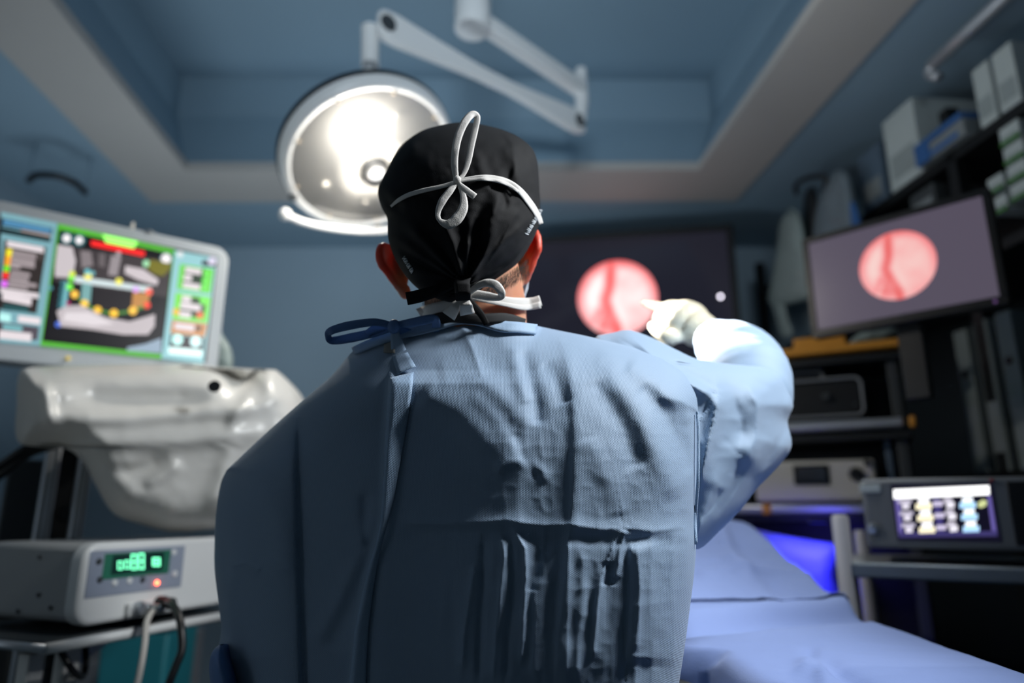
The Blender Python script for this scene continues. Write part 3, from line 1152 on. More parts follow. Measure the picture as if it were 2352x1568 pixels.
# ------------------------------------------------------------------ left navigation monitor on its cart
LM = Screen((5, 488), (500, 590), 1.70, 0)
LM.h = LM.TR.z - P(470, 832, 1.70).z
m_mon = mat('monitor_shell_grey', '#b4bcc2', .4, var=.03, vscale=6)
lm = thing('navigation_monitor', 'large grey monitor at left showing a jaw scan with a green framed interface', 'monitor', LM.pt(LM.w / 2, LM.h + .1, -.05))
b = MB()
LM.rounded(b, -.04, -.030, LM.w + .030, LM.h + .050, .040, -.07, -.002, n=8)
b.build('housing', m_mon, lm, bevel=.006, seg=3)
s_ = MB()
LM.slab(s_, 0, 0, LM.w, LM.h, -.004, .0004)
lms = s_.build('screen', ecol('#14121a', .8), lm)
g = Gfx(LM, 3.734, 0, 460)
CYN, GRN, WHT, GRY = '#86b9c4', '#5fc63f', '#e6dce0', '#a89c9f'
g.poly([(10, 100), (495, 195), (345, 1245), (-5, 1215)], CYN, .85)
g.poly([(10, 150), (452, 238), (440, 300), (8, 222)], '#15202c', .8)
g.poly([(30, 160), (440, 240), (432, 285), (25, 212)], '#5590b8', .95)
g.poly([(180, 248), (432, 292), (428, 318), (176, 276)], '#b9a9a4', .8)
g.poly([(8, 230), (438, 318), (430, 360), (5, 282)], '#1d3338', .8)
g.poly([(35, 335), (400, 402), (312, 972), (-5, 930)], '#37302f', .8)
g.poly([(35, 335), (400, 402), (385, 520), (30, 470)], '#4b4442', .8)
g.bar(60, 345, 375, 402, 50, WHT, 1.0)
for (x0, y0, x1, y1, h) in ((108, 430, 312, 466, 36), (100, 476, 302, 512, 36), (96, 518, 300, 550, 34), (84, 545, 176, 562, 30), (92, 598, 260, 626, 34), (80, 640, 246, 668, 34), (74, 682, 318, 716, 34), (70, 722, 240, 746, 26)):
    g.bar(x0, y0, x1, y1, h, GRY, .95, -4)
g.bar(58, 412, 108, 420, 62, '#f0e030', 1.1, -10)
g.bar(48, 474, 98, 482, 80, '#f0a030', 1.1, -12)
g.bar(36, 556, 86, 564, 55, '#70e030', 1.1, -10)
g.bar(28, 608, 78, 616, 60, '#f03030', 1.1, -10)
g.dot(38, 715, 30, '#e070f0', 1.1)
g.bar(0, 748, 332, 798, 44, WHT, .95)
g.bar(24, 788, 272, 838, 66, WHT, 1.0, -6)
g.bar(30, 884, 246, 908, 54, '#2c5a5e', .8, -4)
g.bar(-5, 962, 92, 978, 66, '#b8f0ec', 1.1, -4)
g.bar(158, 984, 350, 1008, 58, WHT, 1.05, -6)
g.poly([(-5, 1045), (335, 1085), (322, 1200), (-5, 1180)], '#5d5560', .8)
g.bar(26, 1062, 192, 1082, 40, '#7fc0c6', .95, -4)
g.bar(-5, 1112, 272, 1140, 72, WHT, 1.0, -6)
# centre view
g.poly([(500, 200), (1500, 420), (1385, 1358), (345, 1242)], GRN, .85)
g.poly([(508, 250), (1486, 460), (1392, 1320), (362, 1206)], '#120f14', .8)
g.poly([(492, 380), (1480, 520), (1440, 830), (460, 690)], '#4a4346', .75)
g.poly([(470, 700), (1440, 840), (1395, 1300), (400, 1180)], '#1a181e', .75)
g.poly([(495, 380), (620, 400), (650, 520), (620, 665), (470, 655), (472, 560)], '#cfc6ca', .95)
g.poly([(690, 430), (780, 440), (800, 560), (700, 580)], '#8c8386', .9)
g.poly([(850, 450), (905, 460), (900, 580), (845, 560)], '#6f676a', .9)
g.poly([(955, 470), (1040, 490), (1005, 650), (925, 640)], '#a0979b', .9)
g.poly([(1075, 560), (1230, 590), (1360, 680), (1345, 730), (1180, 680), (1070, 625)], '#d4cace', .95)
g.poly([(640, 650), (1300, 740), (1296, 792), (640, 704)], '#d4e2e4', 1.0)
g.poly([(800, 740), (1130, 790), (1120, 960), (800, 920)], '#2c282c', .8)
g.poly([(1140, 785), (1290, 800), (1262, 930), (1128, 912)], '#c88e50', .95)
g.poly([(705, 705), (788, 722), (772, 885), (692, 872)], '#7fb0b0', .95)
g.poly([(562, 688), (592, 722), (566, 915), (524, 922)], '#7fc4cc', .95)
for yy in (710, 760, 810, 860, 905):
    g.dot(538 - (yy - 710) * .12, yy, 22, '#3f7f8a', .8)
arc = smooth_path([(600, 740), (640, 805), (725, 885), (838, 940), (977, 968), (1140, 945), (1262, 898)], 6)
for i in range(len(arc) - 1):
    p, q = arc[i], arc[i + 1]
    g.poly([(p[0], p[1] - 12), (q[0], q[1] - 12), (q[0], q[1] + 12), (p[0], p[1] + 12)], '#5a9a48', .8)
for (x, y, r, c_) in ((620, 632, 28, '#d8e850'), (612, 670, 26, '#80f050'), (755, 650, 34, '#f4e870'), (750, 612, 26, '#6fc0c8'), (795, 624, 20, '#6fb0b8'), (1020, 695, 30, '#f0e860'), (597, 740, 30, '#7cf050'),
                      (640, 805, 34, '#ffc850'), (725, 885, 34, '#ffd050'), (838, 940, 34, '#ffc840'), (977, 968, 36, '#ffc840'), (1140, 945, 36, '#ffc850'),
                      (1278, 785, 30, '#ff6858'), (1262, 898, 28, '#ff5040'), (1165, 765, 26, '#d8a0f0'), (498, 1063, 26, '#5070d8'), (585, 880, 20, '#a03068'), (435, 752, 18, '#4f8f98')):
    g.dot(x, y, r, c_, 1.1)
g.poly([(485, 950), (560, 905), (700, 898), (900, 1000), (1110, 1040), (1330, 975), (1326, 1080), (1270, 1152), (1060, 1152), (800, 1110), (520, 1080)], '#c9c0c4', .95)
g.poly([(560, 960), (760, 960), (980, 1060), (800, 1075), (540, 1030)], '#e2dade', 1.0)
g.poly([(1090, 1260), (1250, 1230), (1385, 1180), (1382, 1310), (1090, 1290)], '#9fb4c8', .9)
g.poly([(878, 290), (1185, 352), (1148, 412), (906, 360)], '#9cff70', 1.5)
g.poly([(782, 342), (1245, 438), (1236, 482), (780, 388)], '#ff2a2a', 1.1)
for (x, y, r1, r2) in ((572, 325, 54, 34), (680, 342, 54, 32), (1425, 500, 54, 42)):
    g.dot(x, y, r1, '#3f7a80', .8)
    g.dot(x, y, r2, '#f2ecee', 1.15)
g.dot(1255, 542, 30, '#a8e8b8', 1.0)
g.dot(1016, 460, 22, '#b8aeb2', .9)
g.poly([(1290, 505), (1475, 545), (1450, 600), (1400, 650), (1330, 635), (1265, 590)], '#847e28', .8)
# right column
g.poly([(1500, 428), (1860, 492), (1745, 1402), (1382, 1352)], '#9ad0d6', .95)
g.dot(1545, 462, 28, '#dfe8ea', 1.0)
g.poly([(1735, 510), (1860, 530), (1850, 575), (1728, 555)], '#30343c', .8)
g.dot(1820, 520, 36, '#dcd6ec', 1.0)
g.poly([(1545, 545), (1835, 590), (1805, 800), (1515, 760)], '#6fd850', 1.0)
g.poly([(1588, 565), (1790, 595), (1765, 775), (1560, 745)], '#27402c', .8)
for (x, y, wd_) in ((1590, 568, 140), (1578, 632, 70), (1570, 698, 150)):
    g.bar(x, y, x + wd_, y + wd_ * .16, 50, WHT, 1.0, -6)
for (x, y) in ((1770, 625), (1762, 688), (1752, 745)):
    g.dot(x, y, 32, '#70e858', 1.0)
g.poly([(1508, 790), (1810, 830), (1780, 1052), (1478, 1018)], '#78e048', 1.05)
g.poly([(1560, 815), (1770, 845), (1745, 1015), (1530, 985)], '#2c4a2a', .8)
for (x, y, wd_) in ((1562, 812, 80), (1548, 872, 175), (1540, 945, 100)):
    g.bar(x, y, x + wd_, y + wd_ * .14, 54, WHT, 1.0, -6)
g.dot(1745, 862, 32, '#78f058', 1.0)
g.dot(1715, 985, 30, '#f07038', 1.0)
g.dot(1510, 955, 30, '#f0c040', 1.0)
g.poly([(1478, 1025), (1780, 1058), (1755, 1172), (1460, 1138)], '#d09058', .95)
g.bar(1500, 1048, 1670, 1068, 55, WHT, 1.0, -6)
g.poly([(1680, 1075), (1730, 1080), (1722, 1118), (1672, 1112)], '#3a3434', .8)
g.poly([(1462, 1150), (1752, 1180), (1738, 1300), (1450, 1272)], '#383236', .8)
g.dot(1522, 1195, 46, '#c8fff8', 1.3)
g.dot(1678, 1212, 46, '#d8ffff', 1.3)
g.bar(1448, 1256, 1735, 1284, 58, '#e2fffc', 1.3, -6)
g.build('interface_graphics', lms)
MB().sphere(P(157, 822, LM.px(157, 822).y - .003), .005, 10, 6).build('power_light', ecol('#d8c060', .9), lm, smooth=True)
MB().box(LM.pt(LM.w * .62, -.030, -.02), .05, .03, .006).build('top_latch', m_grey, lm, bevel=.002)
MB().tube([LM.pt(.26, -.03, -.03), LM.pt(.26, -.055, -.03)], [.006, .004], 10).build('antenna_stub', m_ivory, lm, smooth=True)
nk = MB()
nb = LM.pt(LM.w * .45, LM.h + .0, -.10)
nk.box(frame(nb - Vector((0, 0, .05)), LM.U), .10, .05, .36)
nk.build('neck', m_dgrey, lm, bevel=.006)

# cart below the monitor: two aluminium posts, dark lift column, console tray, base
ct = thing('navigation_cart', 'cart with white posts and dark column under the left monitor', 'cart', (nb.x, nb.y, 0))
z1c = 1.42
for (px, py, wp) in ((112, 1110, .030), (184, 1140, .026)):
    q = P(px, py, 1.60)
    pm_ = MB()
    pm_.box(frame((q.x, q.y, (z1c + .06) / 2), LM.U), wp, .05, z1c - .06)
    po = pm_.build('post', m_alu, ct, bevel=.004)
    for k in (-.25, .25):
        MB().box(frame((q.x + LM.N.x * .026 + LM.U.x * k * wp, q.y + LM.N.y * .026 + LM.U.y * k * wp, (z1c + .06) / 2), LM.U), .003, .004, z1c - .1).build('groove', m_grey, po)
q = P(148, 1120, 1.66)
MB().box(frame((q.x, q.y, (z1c + .06) / 2), LM.U), .07, .05, z1c - .06).build('lift_column', m_black, ct, bevel=.004)
q2 = P(90, 1120, 1.74)
MB().box(frame((q2.x, q2.y, .72), LM.U), .14, .05, 1.3).build('back_column', m_dgrey, ct, bevel=.006)
kn = P(148, 1180, 1.625)
MB().lathe([(.018, 0), (.018, .02), (.012, .026)], zframe(kn, LM.N), 16).build('clamp_knob', m_black, ct, auto=True)
tc0 = P(75, 868, 1.40)
T0, T1 = P(130, 1000, 1.33), P(470, 960, 1.50)
tu = Vector((T1.x - T0.x, T1.y - T0.y, 0)).normalized()
tm = frame(Vector(((T0.x + T1.x) / 2, (T0.y + T1.y) / 2 + .12, 1.455)), tu)
console = MB().box(tm, (T1 - T0).length * .92, .24, .09).build('console_tray', m_ivory, ct, bevel=.012)
MB().box(tm @ Matrix.Translation((0, .0, .062)), (T1 - T0).length * .8, .16, .012).build('keyboard', m_dgrey, console, bevel=.003)
MB().box((q2.x, q2.y + .06, .05), .36, .30, .08).build('base', m_dgrey, ct, bevel=.02)
for (dx, dy) in ((-.15, -.06), (.15, -.06), (-.15, .18), (.15, .18)):
    MB().sphere((q2.x + dx, q2.y + dy, .03), .03, 12, 8).build('caster', m_black, ct, smooth=True)

# plastic cover thrown over the console
m_sheet = mat('milky_plastic_sheet', '#e4e3de', .3, spec=.5, var=.02, vscale=9, bump=.12, bscale=30, thin=.25)
pcv = thing('plastic_cover', 'milky plastic dust cover draped over the console below the left monitor', 'cover', P(300, 1215, 1.42))
soft_shape([(44, 858), (78, 842), (300, 836), (480, 838), (555, 872), (590, 852), (620, 844), (648, 862), (690, 915), (700, 1000), (640, 1100), (560, 1180), (500, 1212), (400, 1222), (330, 1205), (262, 1180), (218, 1112), (192, 1062), (140, 1024), (44, 1018), (38, 930)],
           lambda x, y: 1.40 + (x - 100) * 0.00035 + np.clip((y - 1000) / 220, 0, 1) * .03,   .30, 'sheet', m_sheet, pcv, 7, 70, .004, 130, 2.5, 1.0, 1.6,
           creases=[([(100, 870), (120, 990)], 16, .02), ([(120, 862), (480, 858)], 14, .012), ([(90, 962), (300, 960), (560, 940), (650, 920)], 22, .022), ([(140, 1010), (400, 1012), (640, 985)], 24, .018),
                    ([(150, 905), (480, 915)], 34, -.016), ([(590, 865), (560, 930), (520, 985)], 12, .016), ([(625, 850), (640, 930)], 14, .012), ([(210, 1080), (300, 1085), (390, 1050)], 18, -.012), ([(330, 1120), (420, 1060)], 14, .010), ([(540, 1000), (480, 1180)], 20, .010)])
hl = P(493, 888, 1.37)
MB().lathe([(.012, 0), (.012, .004)], zframe(P(493, 888, 1.315), (0.2, -1, .2)), 14).build('cut_out', m_black, pcv)
bg = thing('plastic_bag', 'small crumpled film bag hanging behind the right edge of the left monitor', 'bag', P(515, 840, 1.80))
soft_shape([(495, 745), (512, 770), (530, 800), (534, 840), (520, 862), (490, 860), (486, 800)], lambda x, y: np.full(x.shape, 1.78), .05, 'film', m_film, bg, 6, 18, .006, 30, 6)
MB().tube([P(497, 748, 1.78), P(492, 728, 1.79)], .004, 8).build('string', m_film, bg, smooth=True)

# dark cable loop on the left, hung from the soffit
hp0, hp1 = PZ(66, 414, 2.62), PZ(196, 442, 2.62)
ch = thing('cable_hook', 'dark curved hook hanging from the soffit above the left monitor', 'hook', hp0)
hk = smooth_path([hp0, PZ(84, 402, 2.62), PZ(130, 404, 2.62), PZ(172, 420, 2.62), hp1], 6)
MB().tube(hk, .014, 12).build('arc', m_black, ch, smooth=True)
for q in (hp0, hp1):
    MB().tube([q, (q.x, q.y, H0)], .003, 8).build('hanger', m_ceil, ch, smooth=True)

# ------------------------------------------------------------------ control unit with green display
zt_, zb_ = 1.190, 1.056
CA = PZ(170, 1438, zb_)
CBp = PZ(495, 1385, zb_)
CU = Vector((CBp.x - CA.x, CBp.y - CA.y, 0)).normalized()      # along the front
CW = Vector((-CU.y, CU.x, 0))
if CW.x > 0:
    CW = -CW                                                       # back into the unit (left)
CM = Matrix((CU, CW, Vector((0, 0, 1)))).transposed().to_4x4()
CM.translation = Vector((CA.x, CA.y, 0))
m_side = mat('unit_side_grey', '#a3a5a5', .5, var=.04, vscale=8)
cu = thing('motor_control_unit', 'white dental motor unit with a green lit display on the stand at left', 'device', CM @ Vector((.18, .12, zb_)))


def cb(x, y, z, sx, sy, sz, name, m, par=None, bevel=.003, seg=2):
    return MB().box(CM @ Matrix.Translation((x, y, z)), sx, sy, sz).build(name, m, par or cu, bevel=bevel, seg=seg)


CLN = .37
# grey body behind, white rounded front shell
prof = [(-.012, .0), (0, .006), (.02, .012), (CLN, .012)]
cb(CLN / 2 + .01, .15, (zt_ + zb_) / 2, CLN - .01, .26, zt_ - zb_, 'body', m_side, bevel=.012, seg=3)
sh = MB()
N_ = 20
pl = []
hw, hh, rr = CLN / 2 + .004, (zt_ - zb_) / 2 + .003, .030
for (cx_, cz_, a0) in ((hw - rr, hh - rr, 0), (-hw + rr, hh - rr, 90), (-hw + rr, -hh + rr, 180), (hw - rr, -hh + rr, 270)):
    for k in range(7):
        a = math.radians(a0 + 90 * k / 6)
        pl.append((cx_ + rr * math.cos(a), cz_ + rr * math.sin(a)))
Mf = Matrix((CU, Vector((0, 0, 1)), -CW)).transposed().to_4x4()
Mf.translation = CM @ Vector((CLN / 2, .03, (zt_ + zb_) / 2))
sh.prism(pl, Mf, .036)
sh.build('front_shell', m_white, cu, bevel=.008, seg=3)


def cpx(x, y, off=.006):
    return CM.inverted() @ onplane(x, y, CM @ Vector((0, -off, 0)), -CW)


def cplate(pts, off, th, name, m, par=None, bevel=.001):
    q = [cpx(x, y, off) for x, y in pts]
    x0, x1 = (q[0].x + q[3].x) / 2, (q[1].x + q[2].x) / 2
    z1, z0 = (q[0].z + q[1].z) / 2, (q[2].z + q[3].z) / 2
    return cb((x0 + x1) / 2, -off, (z0 + z1) / 2, x1 - x0, th, z1 - z0, name, m, par, bevel)


pan = cplate([(197, 1272), (418, 1247), (422, 1345), (202, 1375)], .006, .003, 'front_panel', mat('panel_blue_grey', '#8f98a8', .4))
dsp = cplate([(236, 1274), (388, 1260), (391, 1315), (239, 1330)], .008, .003, 'display', emat('display_green', '#2f7a62', .35), pan)
cplate([(257, 1276), (374, 1266), (376, 1310), (258, 1318)], .0098, .001, 'display_window', emat('display_dark', '#123c34', .3), dsp, bevel=0)
mg = [ecol('#7affc0', 2.2)]
dg = MB()


def digit(x, y, w_, h_, pat):
    """seven segment figure; x, y = top left in the picture"""
    t = .22 * w_
    segs = {'a': (0, 0, w_, t), 'b': (w_ - t, 0, w_, h_ / 2), 'c': (w_ - t, h_ / 2, w_, h_), 'd': (0, h_ - t, w_, h_), 'e': (0, h_ / 2, t, h_), 'f': (0, 0, t, h_ / 2), 'g': (0, h_ / 2 - t / 2, w_, h_ / 2 + t / 2)}
    for c_ in pat:
        a, b_, c2, d2 = segs[c_]
        pts = [(x + a, y + b_), (x + c2, y + b_), (x + c2, y + d2), (x + a, y + d2)]
        dg.add([CM @ Vector((cpx(u_, v_, .0112).x, -.0112, cpx(u_, v_, .0112).z)) for u_, v_ in pts], [(0, 1, 2, 3)])


digit(270, 1288, 12, 20, 'abcdef')
digit(286, 1286, 12, 20, 'abcdef')
digit(301, 1272, 14, 36, 'abcdefg')
digit(318, 1270, 14, 37, 'abcdefg')
digit(350, 1280, 18, 20, 'abcdefg')
dg.build('digits', mg, dsp)
for (x, y, c_) in ((228, 1289, m_dgrey), (230, 1331, m_dgrey), (264, 1338, m_white), (298, 1333, m_white), (328, 1331, m_dgrey), (400, 1268, m_white), (402, 1317, m_white)):
    q = cpx(x, y, .008)
    MB().lathe([(.006, 0), (.005, .002)], zframe(CM @ Vector((q.x, -.0075, q.z)), -CW), 12).build('button', c_, pan, auto=True)
q = cpx(360, 1338, .008)
MB().sphere(CM @ Vector((q.x, -.009, q.z)), .0036, 12, 8).build('red_light', ecol('#ff5030', 16), pan, smooth=True)
# socket block under the panel
sb = cplate([(290, 1387), (388, 1372), (388, 1402), (290, 1418)], .012, .016, 'socket_block', m_white, None, .004)
q = cpx(317, 1398, .02)
MB().lathe([(.014, 0), (.014, .008), (.010, .012), (.010, .016)], zframe(CM @ Vector((q.x, -.019, q.z)), -CW), 18).build('socket', m_steel, sb, auto=True)
q = cpx(340, 1396, .02)
s1 = CM @ Vector((q.x, -.019, q.z))
MB().lathe([(.009, 0), (.009, .012), (.006, .02)], zframe(s1, -CW), 16).build('socket', m_steel, sb, auto=True)
q = cpx(366, 1384, .02)
s2 = CM @ Vector((q.x, -.019, q.z))
MB().lathe([(.013, 0), (.013, .014)], zframe(s2, -CW), 18).build('socket', m_black, sb, auto=True)
for (x, z) in ((.06, 1.165), (.05, 1.10), (.09, 1.07), (.02, 1.08)):
    MB().lathe([(.004, 0), (.004, .002)], zframe(CM @ Vector((.014, .06 + x * 1.2, z)), -CU), 10).build('screw', m_dgrey, cu)
# hoses
hs = thing('motor_hose', 'pale hose hanging from the sockets of the white motor unit', 'hose', s1)
MB().tube([tuple(v) for v in smooth_path([s1 - CW * .02, P(338, 1425, 1.33), P(332, 1480, 1.30), P(322, 1540, 1.28), P(300, 1640, 1.27), P(285, 1760, 1.27)], 8)], .0055, 12).build('hose_tube', mat('pale_hose', '#c9c4bd', .5), hs, smooth=True)
MB().tube([s1 - CW * .012, s1 - CW * .034], .008, 12).build('plug', m_steel, hs, smooth=True)
hs = thing('motor_cable', 'black cable curving down from the right socket of the white motor unit', 'cable', s2)
cpts = smooth_path([s2 - CW * .018, P(392, 1384, 1.33), P(408, 1408, 1.30), P(416, 1440, 1.28), P(418, 1490, 1.27), P(404, 1530, 1.26), P(385, 1580, 1.25), P(365, 1660, 1.25)], 8)
MB().tube([tuple(v) for v in cpts], .0068, 12).build('cable', m_black, hs, smooth=True)
MB().tube([s2 - CW * .010, s2 - CW * .034], .011, 12).build('plug', m_black, hs, smooth=True)
for (pts, lb) in (([(130, 1470, 1.32), (145, 1505, 1.32), (172, 1545, 1.33), (190, 1552, 1.36), (197, 1520, 1.38), (195, 1470, 1.40)], 'thin black cable looping under the white motor unit'),
                  ([(-40, 1095, 1.45), (10, 1062, 1.44), (60, 1030, 1.44), (120, 1010, 1.46)], 'black cable running left from under the plastic cover'),
                  ([(-40, 1120, 1.45), (15, 1080, 1.45), (70, 1040, 1.45), (125, 1022, 1.47)], 'second black cable just below the one left of the plastic cover')):
    P3 = [P(*p) for p in pts]
    o = MB().tube([tuple(v) for v in smooth_path(P3, 8)], .006 if pts[0][0] > 0 else .009, 10).build('power_cable', m_black, None, smooth=True)
    tag(o, lb, 'cable')

# stand below the unit
st = thing('unit_stand', 'pale metal stand with a thin top plate under the white motor unit', 'stand', (CA.x, CA.y, 0))
zp = zb_ - .02
cb(CLN / 2 - .02, .155, zp - .002, CLN + .05, .30, .008, 'top_plate', m_dgrey, st, .003)
e0, e1 = PZ(172, 1470, zp - .012), PZ(480, 1402, zp - .012)
r0, r1 = CM @ Vector((-.055, -.014, zp - .006)), CM @ Vector((CLN * .93, -.014, zp - .006))
MB().tube([r0, r1], .009, 12).build('front_rail', m_white, st, smooth=True)
e2 = PZ(60, 1492, zp - .012)
MB().tube([r0, CM @ Vector((-.055, .28, zp - .006))], .007, 10).build('side_rail', m_alu, st, smooth=True)
brk = PZ(150, 1478, zp - .03)
MB().add([brk, brk + CU * .12, brk + Vector((0, 0, -.06)), brk + CW * .02, brk + CU * .12 + CW * .02, brk + Vector((0, 0, -.06)) + CW * .02],
         [(0, 1, 2), (3, 5, 4), (0, 3, 4, 1), (1, 4, 5, 2), (2, 5, 3, 0)]).build('bracket', m_alu, st)
m_leg = mat('stand_leg_white', '#e2e0db', .45)
for (px, Y_) in ((70, 1.30), (152, 1.36)):
    q = P(px, 1530, Y_)
    MB().box(frame((q.x, q.y, (zp - .03) / 2), CU), .030, .030, zp - .03).build('leg', m_leg, st, bevel=.003)
q = P(112, 1530, 1.40)
MB().box(frame((q.x, q.y, (zp - .04) / 2), CU), .05, .05, zp - .04).build('rear_column', m_dgrey, st, bevel=.003)
q = P(120, 1530, 1.40)
MB().box(frame((q.x - .02, q.y - .06, .03), CU), .26, .26, .05).build('base_plate', m_dgrey, st, bevel=.006)

# things in the dark below: grey cabinet and teal bins against the back
cab = thing('low_cabinet', 'grey low cabinet standing in the shade below the motor unit', 'cabinet', (-1.45, 2.4, 0))
q = P(215, 1520, 2.42)
MB().box((q.x, q.y + .2, .42), .38, .38, .78).build('body', mat('cabinet_grey', '#7a8088', .5), cab, bevel=.006)
MB().box((q.x, q.y, .42), .34, .014, .70).build('door', mat('cabinet_door_grey', '#868c94', .5), cab, bevel=.003)
MB().box((q.x + .13, q.y - .012, .55), .012, .016, .10).build('handle', m_steel, cab, bevel=.002)
MB().box((q.x, q.y + .2, .02), .34, .34, .04).build('plinth', m_black, cab)
for (px, Y_, w_, h_, lb) in ((345, 2.25, .20, .90, 'teal waste bin beside the grey low cabinet'), (10, 2.45, .20, .80, 'teal waste bin at the left picture edge behind the stand')):
    q = P(px, 1480, Y_)
    bn = thing('waste_bin', lb, 'bin', (q.x, q.y, 0), 'teal waste bins')
    MB().hexa([(q.x + a * w_ * .42, q.y + c_ * w_ * .42, 0) for a, c_ in ((-1, -1), (1, -1), (1, 1), (-1, 1))] + [(q.x + a * w_ * .5, q.y + c_ * w_ * .5, h_) for a, c_ in ((-1, -1), (1, -1), (1, 1), (-1, 1))]).build('body', m_teal, bn, bevel=.01)
    MB().box((q.x, q.y, h_ + .02), w_ * 1.06, w_ * 1.06, .045).build('lid', m_teal, bn, bevel=.01)
    MB().box((q.x, q.y - w_ * .45, .05), .10, .05, .02).build('pedal', m_black, bn, bevel=.003)

# ------------------------------------------------------------------ surgical light with its two jointed arms
m_lampw = mat('lamp_enamel_white', '#ecedec', .3, var=.02, vscale=5)
LC = P(854, 372, 1.72)
LN = Vector((.40, -.33, -.86)).normalized()
LZ = zframe(LC, LN, (1, 0, .2))
R = .234
JC = P(1085, 70, 1.95)
sl = thing('surgical_light', 'round white surgical light on jointed ceiling arms, switched on', 'surgical light', (JC.x, JC.y, H2))
MB().lathe([(R * .93, -.004), (R, .0), (R + .010, -.012), (R + .012, -.035)], LZ, 56, cap=False).build('rim', m_lampw, sl, smooth=True)
MB().lathe([(R + .012, -.034), (R + .014, -.040), (R + .014, -.052), (R + .010, -.056)], LZ, 56, cap=False).build('seal_ring', m_black, sl, smooth=True)
hs_ = MB().lathe([(R + .010, -.055), (R * .96, -.085), (R * .80, -.115), (R * .5, -.140), (.06, -.15), (.05, -.17), (.001, -.17)], LZ, 48, cap=False).build('housing', m_lampw, sl, smooth=True)
m_refl = mat('reflector_silver', '#e6e3dc', .35, metal=.15, var=.05, vscale=12)
MB().lathe([(R * .93, -.006), (R * .84, -.036), (R * .66, -.066), (R * .45, -.086), (R * .2, -.096)], LZ, 18, cap=True).build('reflector', m_refl, sl)
# facet ribs on the reflector
for k in range(9):
    a = 2 * math.pi * (k + .5) / 9
    pts = [LZ @ Vector((r_ * math.cos(a), r_ * math.sin(a), h_ + .007)) for r_, h_ in ((R * .92, -.006), (R * .84, -.034), (R * .66, -.064), (R * .3, -.09))]
    MB().tube(pts, .0035, 6).build('reflector_rib', mat('rib_cream', '#c9b9a0', .4), sl, smooth=True)
gl = bpy.data.materials.new('lamp_front_glass')
gl.use_nodes = True
nt = gl.node_tree
nt.nodes.remove(nt.nodes['Principled BSDF'])
t_ = nt.nodes.new('ShaderNodeBsdfTransparent')
gs = nt.nodes.new('ShaderNodeBsdfGlossy')
gs.inputs['Roughness'].default_value = .08
df = nt.nodes.new('ShaderNodeBsdfTranslucent')
df.inputs[0].default_value = (.9, .92, .95, 1)
fr_ = nt.nodes.new('ShaderNodeFresnel')
mx1 = nt.nodes.new('ShaderNodeMixShader')
mx2 = nt.nodes.new('ShaderNodeMixShader')
mx2.inputs[0].default_value = .28
nt.links.new(t_.outputs[0], mx2.inputs[1])
nt.links.new(df.outputs[0], mx2.inputs[2])
nt.links.new(fr_.outputs[0], mx1.inputs[0])
nt.links.new(mx2.outputs[0], mx1.inputs[1])
nt.links.new(gs.outputs[0], mx1.inputs[2])
nt.links.new(mx1.outputs[0], nt.nodes['Material Output'].inputs[0])
MB().lathe([(R * .935, -.003), (R * .6, .004), (R * .22, .006)], LZ, 48, cap=False).build('front_glass', gl, sl, smooth=True)
# glowing ring drawn for the reflected lamp, and the hub with its handle socket


def lp(px, py, off):
    return onplane(px, py, LC, LN, off)


ring_pos = lp(828, 290, -.022)
BM = LZ.copy()
BM.translation = ring_pos
MB().lathe([(.016, .012), (.030, .012), (.044, .004), (.046, -.008), (.038, -.02), (.016, -.02), (.014, .004)], BM, 24, cap=False).build('bulb_reflection', ecol('#fffaf0', 5), sl, smooth=True)
for (x, y, r_) in ((905, 262, .010), (748, 418, .012), (838, 460, .009), (822, 330, .010), (842, 345, .008)):
    q = lp(x, y, -.012)
    MB().sphere(q, r_ * .9, 10, 6).build('reflector_glint', ecol('#fff4e0', 3.0), sl, smooth=True)  # glowing bead stands in for a glint on the reflector
hub = lp(862, 392, 0)
HM = LZ.copy()
HM.translation = hub
MB().lathe([(.050, -.085), (.046, -.03), (.040, -.004)], HM, 28).build('hub', mat('hub_cream', '#c8b49a', .4), sl, auto=True)
MB().lathe([(.042, -.006), (.042, .020), (.036, .026), (.028, .026), (.026, .004)], HM, 28, cap=False).build('hub_collar', m_black, sl, auto=True)
MB().lathe([(.024, -.01), (.022, .012), (.014, .016)], HM, 24).build('handle_socket', m_grey, sl, auto=True)
# side handle along the lower left of the rim
hp = [lp(655, 492, .02), lp(690, 508, .028), lp(740, 520, .03), lp(800, 528, .025), lp(870, 530, .02), lp(930, 520, .01)]
MB().tube([tuple(v) for v in smooth_path(hp, 6)], .010, 12).build('side_handle', m_lampw, sl, smooth=True)
MB().sphere(hp[0], .018, 14, 8).build('handle_knob', m_lampw, sl, smooth=True)
for q in (lp(672, 455, .0), lp(870, 528, 0)):
    MB().tube([q, q + (LC - q) * .05 - LN * .02], .012, 10).build('handle_bracket', m_dgrey, sl, smooth=True)
